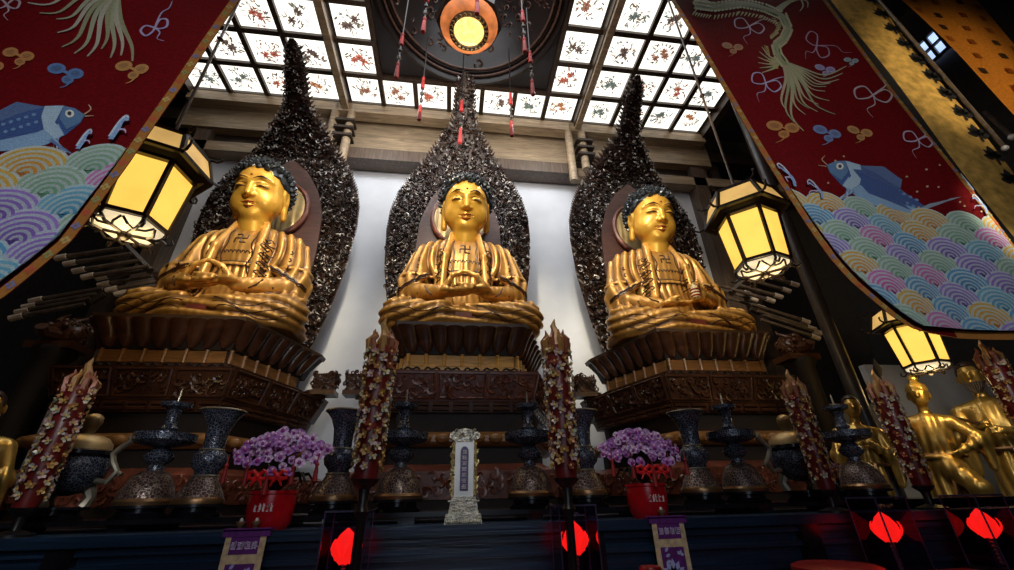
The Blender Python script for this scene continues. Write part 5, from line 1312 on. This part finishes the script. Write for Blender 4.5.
# ------------------------------------------------------------------ GOLD ARHATS
def figure(name, label, cat, loc, rotz, tilt, variant, s=1., props=True):
    t = thing(name, label, cat, loc, 'gold attendant figures'); t['_o'] = (0, 0, 0)
    rotb = rotz
    def fn(p):
        x, y, z = p; sx = np.abs(x); q = (sx, y, z)
        d = rc(p, (0, 0, .05), (0, 0, .62), .27, .19); d = smin(d, ell(p, (0, -.02, .98), (.21, .155, .33)), .1)
        d = smin(d, rc(q, (0, 0, 1.22), (.17, .0, 1.20), .10, .085), .06)
        d = smin(d, rc(p, (0, 0, 1.25), (0, -.02, 1.40), .062, .055), .03)
        if variant == 0:      # both hands raised before the chest
            A = [((-.23, 0, 1.18), (-.30, -.10, .88), (-.12, -.34, .98)), ((.23, 0, 1.18), (.34, -.08, .90), (.10, -.30, .94))]
        elif variant == 1:    # arm flung out holding a staff
            A = [((-.23, 0, 1.18), (-.36, -.14, 1.10), (-.30, -.30, 1.30)), ((.23, 0, 1.18), (.42, -.06, .98), (.24, -.26, .84))]
        else:
            A = [((-.23, 0, 1.18), (-.30, -.06, .88), (-.06, -.27, 1.02)), ((.23, 0, 1.18), (.30, -.06, .88), (.06, -.27, 1.02))]
        fold = np.sin(sx*60+np.sin(z*8)*1.5+y*22)*.009*np.clip((1.15-z)/.2, 0, 1)*np.clip((z)/.1, 0, 1)
        for a, b, c in A:
            d = smin(d, rc(p, a, b, .082, .072), .04); d = smin(d, rc(p, b, c, .075, .042), .03)
            d = smin(d, rc(p, b, (b[0]*1.05, b[1]+.02, b[2]-.32), .075, .05), .05)
        d = d+fold
        if variant == 1:
            d = smin(d, rc(p, (.06, -.10, .66), (.26, -.42, .42), .15, .10), .06); d = smin(d, rc(p, (.26, -.42, .42), (.22, -.36, .04), .10, .075), .04)
            d = smin(d, np.sqrt(((np.sqrt(x*x+y*y)-.20))**2+(z-.76)**2)-.03, .02)
        for a, b, c in A:     # hands: palm, four fingers, thumb
            v = np.array(c)-np.array(b); v = v/np.linalg.norm(v); c = np.array(c); side = np.array([1., 0, 0]) if c[0] < 0 else np.array([-1., 0, 0]); up = np.cross(v, side); up /= np.linalg.norm(up)
            h = rc(p, tuple(c), tuple(c+v*.07), .034, .036)
            for i in range(4):
                o = c+v*.08+up*(.022*(i-1.5)); e = o+v*(.045+.008*(i in (1, 2))); g = e+side*.03+v*.012
                h = smin(h, np.minimum(rc(p, tuple(o), tuple(e), .012, .011), rc(p, tuple(e), tuple(g), .011, .009)), .008)
            o = c+v*.03+up*.035; h = smin(h, rc(p, tuple(o), tuple(o+up*.03+v*.035+side*.02), .013, .010), .01); d = smin(d, h, .015)
        # head
        d = smin(d, ell(p, (0, -.03, 1.56), (.105, .125, .145)), .02); d = smin(d, ell(p, (0, -.07, 1.48), (.075, .075, .075)), .03)
        d = smin(d, rc(p, (0, -.15, 1.575), (0, -.172, 1.525), .010, .018), .012); d = smin(d, rc(q, (.015, -.148, 1.592), (.08, -.118, 1.592), .010, .008), .01)
        d = smax(d, -ell(q, (.042, -.165, 1.572), (.028, .028, .014)), .008); d = smin(d, ell(q, (.042, -.128, 1.570), (.024, .018, .012)), .004)
        d = smin(d, rc(q, (0, -.145, 1.478), (.028, -.135, 1.480), .010, .006), .006)
        d = smin(d, ell(q, (.108, -.01, 1.54), (.018, .032, .055)), .01)
        return np.maximum(d, -z)
    V, Q = surfnet(fn, (-.56, -.62, -.02), (.56, .36, 1.76), .016)
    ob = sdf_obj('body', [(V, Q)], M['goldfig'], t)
    m = MB(); n = 16
    if variant in (0, 2):
        rings = [[(.112*sin(th)*cos(2*PI*j/n), max(-.03+.132*sin(th)*sin(2*PI*j/n), -.10 if th > 1.1 else -1), 1.575+.155*cos(th)) for j in range(n)] for th in np.linspace(1.62, .02, 8)]
        m.loft(rings); m.build('hair', plain('dark_figure_hair', (.03, .015, .01), .4), t)
    else:
        m.lathe([(.112, 1.60), (.122, 1.63), (.105, 1.69), (.06, 1.73), (.05, 1.76), (.06, 1.79), (.01, 1.84)], 0, -.01, 14); m.build('crown', M['goldfig'], t)
    if variant == 0:
        m = MB()
        for k2 in range(9):
            a = -1.2+2.4*k2/8; m.tube([(.075*sin(a), -.10-.045*cos(a), 1.475), (.07*sin(a), -.12-.045*cos(a), 1.42), (.03*sin(a), -.13-.03*cos(a), 1.36)], .016, 5, taper=.4)
        m.build('beard', plain('dark_beard', (.03, .015, .01), .5), t)
        m = MB(); m.tube([(-.08, -.42, 1.02), (-.2, -.46, 1.08), (-.34, -.48, 1.12), (-.42, -.46, 1.11)], .018, 6); m.sphere((-.43, -.46, 1.12), (.04, .02, .035)); m.build('held_scepter', M['copper'], t)
    if variant == 1:
        m = MB(); m.tube([(-.30, -.36, .85), (-.30, -.36, 1.9)], .017, 7); m.lathe([(.03, 1.80), (.05, 1.9), (.006, 2.05)], -.30, -.36, 8); m.build('held_staff', M['pedd'], t)
    m = MB(); m.tube([(.24*cos(2*PI*j/16), .17*sin(2*PI*j/16)-.02, .78) for j in range(17)], .022, 6); m.tube([(.05, -.2, .78), (.06, -.26, .55), (.04, -.3, .3)], .02, 5); m.build('sash', M['copper'], t)
    t.rotation_euler = (0, tilt, rotb); t.scale = (s, s, s)
    return t
def plinth(label, x, y, w, z):
    t = thing('rock_plinth', label, 'plinth', (x, y, 0)); m = MB()
    z -= .05; m.loft([[(x+w*(1+.12*sin(j*2.3+i))*cos(2*PI*j/10), y+w*.8*(1+.12*sin(j*1.7+i*2))*sin(2*PI*j/10), z*i/4) for j in range(10)] for i in range(5)]); m.build('rock', M['pedw'], t, False)
def base_at(px, py, Y): return P(px, py, Y)
q = P(966, 368, 4.3); s = 1.08; figure('arhat_figure', 'gold bearded figure with hands before the chest at the right edge', 'statue', (q[0], 4.3, q[2]-1.66*s), -1.05, 0, 0, s); plinth('dark rocky plinth under the bearded gold figure', q[0], 4.3, .42, q[2]-1.66*s)
q = P(908, 392, 4.35); s = .85; figure('arhat_figure', 'gold armoured figure leaning with a staff, beside the right red candle', 'statue', (q[0]-.05, 4.35, q[2]-1.62*s), -.95, .08, 1, s); plinth('dark rocky plinth under the leaning gold figure', q[0]-.05, 4.35, .42, q[2]-1.62*s)
q = P(834, 398, 3.95); s = .70; figure('arhat_figure', 'small gold figure behind the far right candlestick', 'statue', (q[0], 3.95, q[2]-1.70*s), -.6, .10, 2, s); plinth('dark rocky plinth under the small gold figure', q[0], 3.95, .24, q[2]-1.70*s)
q = P(6, 398, 3.95); s = .8; figure('arhat_figure', 'gold figure at the far left edge behind the candle', 'statue', (q[0], 3.95, q[2]-1.66*s), .6, -.05, 2, s); plinth('dark rocky plinth under the far left gold figure', q[0], 3.95, .26, q[2]-1.66*s)

# ------------------------------------------------------------------ LIGHT
def area(name, loc, target, size, e, c):
    l = bpy.data.lights.new(name, 'AREA'); l.shape = 'DISK'; l.size = size; l.energy = e; l.color = c
    o = bpy.data.objects.new(name, l); col.objects.link(o); o.location = loc; o.rotation_euler = (Vector(target)-Vector(loc)).to_track_quat('-Z', 'Y').to_euler(); return o
def spot(name, loc, target, e, c, ang, blend=.6, r=.15):
    l = bpy.data.lights.new(name, 'SPOT'); l.energy = e; l.color = c; l.spot_size = ang; l.spot_blend = blend; l.shadow_soft_size = r
    o = bpy.data.objects.new(name, l); col.objects.link(o); o.location = loc; o.rotation_euler = (Vector(target)-Vector(loc)).to_track_quat('-Z', 'Y').to_euler(); return o
for i, x in enumerate(BX):
    spot('statue_spot', ((-.75, -.9, .6)[i], .8, 7.0), (x, BY, 4.8), 1250, (1., .88, .66), .62, .7, .25)
area('ceiling_fill', (0, 3.0, 8.7), (0, 6.8, 6.2), 3.5, 95, (.93, .96, 1.))
for i, x in enumerate((-1.6, 1.7)): area('wall_wash', (x, 5.0, 8.2), (x, 6.85, 5.0), .7, 34, (.93, .96, 1.))
area('frieze_fill', (0, 4.6, 7.4), (0, 6.7, 8.5), 2.0, 36, (1., .93, .82))
area('front_cool_fill', (0, -2.5, 3.0), (0, 4, 2.6), 3.0, 30, (.72, .84, 1.))  # unseen cool fill added from the front, no door modelled
spot('altar_spot', (.2, .3, 3.4), (.1, 3, 1.8), 34, (1., .92, .85), 1.4, .9, .25)
spot('banner_spot_right', (1.6, -1.2, 4.2), (3.6, 2.4, 4.2), 210, (1., .96, .92), 1.2, .6, .3)
spot('banner_spot_left', (-.5, -1.2, 3.6), (-2.6, 2.0, 3.5), 200, (1., .96, .92), 1.2, .6, .3)
spot('figure_spot', (4.4, 1.6, 4.2), (5.9, 4.3, 2.3), 130, (1., .9, .7), .8, .7, .2)
spot('corner_spot', (4.9, -.4, 5.5), (6.7, 2.9, 6.4), 420, (1., .84, .55), .9, .7, .2)
spot('left_figure_spot', (-4.2, 2.4, 3.6), (-5.2, 4.6, 2.4), 40, (1., .9, .7), .9, .7, .2)
w = bpy.data.worlds.new('world'); sc.world = w; w.use_nodes = True
w.node_tree.nodes['Background'].inputs[0].default_value = (.30, .32, .38, 1); w.node_tree.nodes['Background'].inputs[1].default_value = .025
sc.view_settings.view_transform = 'Standard'; sc.view_settings.look = 'None'; sc.view_settings.exposure = 0.
for o in bpy.data.objects:
    if '_o' in o.keys(): del o['_o']
